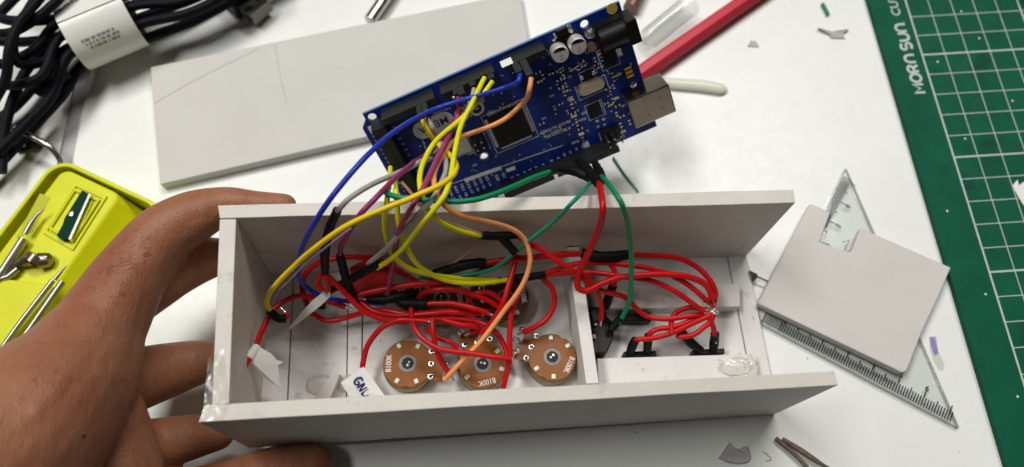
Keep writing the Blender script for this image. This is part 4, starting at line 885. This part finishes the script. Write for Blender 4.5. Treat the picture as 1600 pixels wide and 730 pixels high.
# ================================================================ YELLOW CASE
ZC = 1.6
tu = un(250,315,ZC)-un(115,252,ZC); tu[2] = 0; tu /= np.linalg.norm(tu); tv = np.array([tu[1], -tu[0], 0])
if tv[1] > 0: tv = -tv
k_ = un(97,250,ZC)-tu*.25; TF = (np.array([k_[0], k_[1], 0]), tu, tv, np.array([0,0,1.]))
def tl(px, py, z):
    P = un(px, py, z)-TF[0]; return P@tu, P@tv
case = empty('pencil_case', 'open yellow plastic stationery case with sharpener and compasses', 'case', TF[0])
W_, Ln = tl(255,318,ZC)[0]+.25, 15.0
def rrect(x0, y0, x1, y1, r, n=8):
    out = []
    for cx, cy, a0 in ((x1-r,y1-r,0),(x0+r,y1-r,90),(x0+r,y0+r,180),(x1-r,y0+r,270)):
        for k in range(n+1): a = math.radians(a0+90*k/n); out.append((cx+r*math.cos(a), cy+r*math.sin(a)))
    return out
def ring(frame, o_, i_, z0, z1):
    g = G(frame); n = len(o_); vs = [(x,y,z0) for x,y in o_]+[(x,y,z1) for x,y in o_]+[(x,y,z1) for x,y in i_]+[(x,y,z0) for x,y in i_]; fs = []
    for i in range(n):
        j_ = (i+1)%n
        for k in range(4): fs.append((k*n+i, k*n+j_, ((k+1)%4)*n+j_, ((k+1)%4)*n+i))
    g.add(vs, fs); return g
obj('case_rim', ring(TF, rrect(-.05,-.05,W_,Ln,.85), rrect(.12,.12,W_-.17,Ln-.17,.72), .02, ZC), M_tin, case, bevel=.05)
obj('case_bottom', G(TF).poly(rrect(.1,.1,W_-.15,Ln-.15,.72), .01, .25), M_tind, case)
# insert tray with a raised block, sloping on its right side
xr = tl(192,297,1.5)[0]
g = G(TF); g.prism([(x,y,.26) for x,y in rrect(.46,.24,xr+1.0,Ln-.3,.3)], [(x,y,1.46) for x,y in rrect(.40,.22,xr,Ln-.3,.42)]); tray = obj('insert_tray', g, M_tin, case, bevel=.08)
g = G(TF); g.poly(rrect(xr+.55,.45,W_-.2,Ln-.4,.3), .26, .42); obj('side_well', g, M_tin, case, bevel=.03)
pad = [tl(*p, 1.56) for p in ((118,284),(167,306),(113,391),(66,364))]
def grow(q, s_): 
    c = np.mean(q, 0); return [tuple(c+(np.array(p_)-c)*s_) for p_ in q]
def ccw(q): return q if area(q) > 0 else q[::-1]
pd = G(TF); o_, i_ = ccw(pad), ccw(grow(pad, .86)); 
obj('sharpener_frame', ring(TF, o_, i_, 1.462, 1.54), M_tin, tray, bevel=.03)
obj('sharpener_bed', G(TF).poly(ccw(grow(pad,.78)), 1.462, 1.50), M_tin, tray, bevel=.02); obj('sharpener_frame', ring(TF, ccw(grow(pad,.80)), ccw(grow(pad,.70)), 1.505, 1.60), M_tin, tray, bevel=.03)
shp = empty('pencil_sharpener', 'dark green pencil sharpener with a steel blade set in the yellow case', 'sharpener', un(115,340,1.57))
q = [tl(*p, 1.72) for p in ((128,297),(139,303),(106,374),(96,375),(88,368),(97,352),(101,340))]
obj('sharpener_body', G(TF).poly(ccw(q), 1.572, 1.72), M_green, shp, bevel=.02)
q = [tl(*p, 1.75) for p in ((139,303),(142,304),(111,374),(107,374))]; obj('blade', G(TF).poly(ccw(q), 1.722, 1.76), M_rod, shp)
c = tl(111,334,1.76); obj('screw', G(TF).lathe([(.12,0),(.11,.03),(.05,.045)], (c[0],c[1],1.762), n=14), M_steel, shp, smooth=True)
q = [tl(*p, 1.49) for p in ((62,302),(78,308),(50,362),(24,372))]; obj('groove_shade', G(TF).poly(ccw(q), 1.462, 1.475), mat('yellow_groove_shade', (.46,.48,.006), .4), tray)  # flat patch, the groove's shade is put in as darker yellow
q = [tl(*p, 1.6) for p in ((-30,455),(10,437),(70,444),(88,450),(30,520),(-60,600))]; obj('tray_step', G(TF).poly(ccw(q), 1.464, 1.68), M_tin, tray, bevel=.05)
# compasses
cp = empty('drawing_compass', 'silver drawing compasses with hinge lying in the yellow case', 'compass', un(40,420,1.5))
def rod(pts, r, name='compass_arm', m=None): obj(name, G().tube([un(*p) for p in pts], r, 10, smooth=False), m or M_rod, cp, smooth=True)
rod([(-40,478,1.72),(0,430,1.75),(37,373,1.78)], .15); rod([(39,366,1.8),(50,347,1.82)], .10, 'lead_holder'); rod([(50,347,1.82),(58,336,1.82),(69,327,1.84)], [.08,.06,.03], 'lead_holder')
rod([(-30,590,1.95),(35,500,1.95),(83,438,1.95)], .10); rod([(-20,605,1.95),(48,512,1.95),(98,440,1.95)], .12); rod([(85,437,2.0),(95,425,2.0),(104,415,2.0)], [.09,.06,.02], 'needle')
rod([(20,418,1.62),(40,408,1.7),(50,404,1.74)], [.12,.22,.3], 'hinge', mat('hinge_metal', (.30,.25,.21), .3, metal=.9))
rod([(52,410,1.75),(60,400,1.78)], .36, 'hinge_disc', mat('hinge_metal', (.30,.25,.21), .3, metal=.9)); rod([(62,408,1.7),(78,406,1.68),(84,404,1.66)], [.32,.28,.1], 'hinge_knob', mat('hinge_metal', (.30,.25,.21), .3, metal=.9))
rod([(-10,440,1.66),(14,432,1.7),(28,420,1.7)], .12, 'small_arm')

# ================================================================ HAND
def hand():
    chains = [
        [(-420,1050,11,210),(-200,880,9.0,185),(-20,730,7.2,150),(70,640,6.4,122),(112,590,6.0,104),(160,505,5.6,68),(213,418,5.2,54),(262,362,5.2,47),(308,337,5.2,40),(350,322,5.15,30),(400,322,5.0,24),(445,321,4.8,19)],
        [(112,620,5.6,95),(190,470,4.4,52),(232,448,4.0,44),(278,424,3.6,37),(330,402,3.2,33),(348,398,3.1,28)],
        [(70,680,5.6,110),(150,610,4.2,58),(215,592,3.2,50),(265,578,2.6,43),(312,566,2.2,35),(346,562,1.9,29)],
        [(40,760,5.0,120),(170,712,3.8,56),(240,696,3.0,42),(295,684,2.4,36),(338,676,1.9,29)],
        [(-20,800,5.6,130),(110,790,4.2,75),(215,795,3.0,58),(300,780,2.2,48),(370,757,1.6,42),(430,736,1.35,38),(488,726,1.15,33)],
        [(60,650,6.2,110),(140,640,5.2,72),(170,690,4.6,66),(190,740,4.4,62)],
    ]
    g = G()
    for ch in chains:
        P = [un(x,y,z) for x,y,z,r in ch]; R = [r*depth(p)/FPX for p,(x,y,z,r) in zip(P, ch)]
        Q, RR = spline(P, R, .25)
        for i, (p, r) in enumerate(zip(Q, RR)):
            pass
        d0 = Q[0]-Q[1]; d0 /= np.linalg.norm(d0); d1 = Q[-1]-Q[-2]; d1 /= np.linalg.norm(d1)
        capA = [(Q[0]+d0*RR[0]*math.sin(a), RR[0]*math.cos(a)) for a in np.linspace(1.45, .2, 5)]; capB = [(Q[-1]+d1*RR[-1]*math.sin(a), RR[-1]*math.cos(a)) for a in np.linspace(.2, 1.45, 6)]
        PP = [c[0] for c in capA]+list(Q)+[c[0] for c in capB]; RA = [c[1] for c in capA]+list(RR)+[c[1] for c in capB]
        g.tube(PP, RA, 24, smooth=False)
    org = un(100,600,5); v = np.array(g.v)
    me = bpy.data.meshes.new('hand'); me.from_pydata(((v-org)*S).tolist(), [], g.f)
    o = bpy.data.objects.new('hand', me); C.objects.link(o); o.location = org*S; ORG[o.name] = org
    rm = o.modifiers.new('r', 'REMESH'); rm.mode = 'VOXEL'; rm.voxel_size = .00075; sm = o.modifiers.new('s', 'SMOOTH'); sm.factor = .5; sm.iterations = 18
    dg = bpy.context.evaluated_depsgraph_get(); ev = o.evaluated_get(dg); nm_ = bpy.data.meshes.new_from_object(ev); o.modifiers.clear(); o.data = nm_; nm_.name = 'hand'
    nm_.materials.clear(); nm_.materials.append(M_skin); nm_.polygons.foreach_set('use_smooth', [True]*len(nm_.polygons))
    # folds, knuckles and tendons pressed into the surface
    from mathutils.bvhtree import BVHTree
    V = np.array([v.co[:] for v in nm_.vertices])/S+org; Nn = np.array([v.normal[:] for v in nm_.vertices])
    bv = BVHTree.FromPolygons([tuple(x) for x in V], [tuple(p.vertices) for p in nm_.polygons])
    def hit(px, py):
        r = bv.ray_cast(Vector(O.tolist()), Vector(ray(px,py).tolist()).normalized()); return np.array(r[0]) if r[0] else None
    disp = np.zeros(len(V))
    for pts, dep, sg in (([(340,371),(322,384),(306,390),(290,398)],-.05,.09),([(196,600),(206,650),(222,690),(240,728)],-.06,.10),([(180,606),(192,650),(206,690)],-.035,.08),([(150,690),(160,720)],-.02,.07),
        ([(294,304),(300,322),(304,342)],-.022,.06),([(301,303),(308,322),(312,340)],-.022,.06),([(288,308),(293,325),(296,345)],-.015,.06),([(383,300),(385,318)],-.02,.06),([(390,301),(392,318)],-.015,.05),
        ([(262,548),(268,580),(266,622)],-.03,.07),([(270,546),(276,580),(274,618)],-.02,.06),([(252,672),(258,695),(256,722)],-.03,.07),([(418,702),(422,728)],-.025,.06),([(427,700),(430,728)],-.02,.05),
        ([(280,432),(286,455)],-.025,.06),([(60,640),(110,560),(160,490),(205,420)],.045,.22),([(30,600),(90,545),(140,490)],.03,.16),([(298,322)],.09,.55),([(355,312)],.04,.4),([(215,425)],.06,.6),([(225,470),(214,520),(206,560)],-.03,.10)):
        P = [hit(*q) for q in pts]; P = [p for p in P if p is not None]
        if not P: continue
        Q = P if len(P) == 1 else [P[i]*(1-t)+P[i+1]*t for i in range(len(P)-1) for t in np.linspace(0,1,12)]
        d2 = np.full(len(V), 1e9)
        for q in Q: d2 = np.minimum(d2, ((V-q)**2).sum(1))
        disp += dep*np.exp(-d2/(2*sg*sg))
    V = V+Nn*disp[:,None]; nm_.vertices.foreach_set('co', ((V-org)*S).ravel().tolist()); nm_.update()
    tag(o, 'bare brown-skinned hand reaching from the lower left and gripping the white box', 'hand'); return o
hd = hand()
# surface lookup for hair and mole
from mathutils.bvhtree import BVHTree
bpy.context.view_layer.update()
bvh = BVHTree.FromPolygons([v.co[:] for v in hd.data.vertices], [tuple(p.vertices) for p in hd.data.polygons])
def on_hand(px, py):
    o_ = Vector(((O-ORG['hand'])*S).tolist()); d_ = Vector(ray(px,py).tolist()).normalized(); r = bvh.ray_cast(o_, d_)
    return (np.array(r[0])/S+ORG['hand'], np.array(r[1])) if r[0] else (None, None)
hr = G()
for k in range(62):
    t = random.random(); px = 150+75*t+random.gauss(0,16); py = 455-75*t+random.gauss(0,14)
    if k > 50: px = random.uniform(40,180); py = random.uniform(500,600)
    P, n = on_hand(px, py)
    if P is None: continue
    d = np.array([.4,.35,0])+np.random.RandomState(k).normal(0,.3,3); d -= n*(d@n); d /= np.linalg.norm(d); L_ = random.uniform(.15,.36)
    hr.tube([P-n*.01, P+d*L_*.5+n*.035, P+d*L_+n*.01], [.0038,.0034,.0018], 4, smooth=False)
obj('hand_hair', hr, M_hair, hd, kind='stuff')
P, n = on_hand(131, 682)
if P is not None: obj('mole', G().lathe([(.06,-.02),(.055,.01),(.02,.02)], P, n, 10), M_hair, hd, smooth=True)
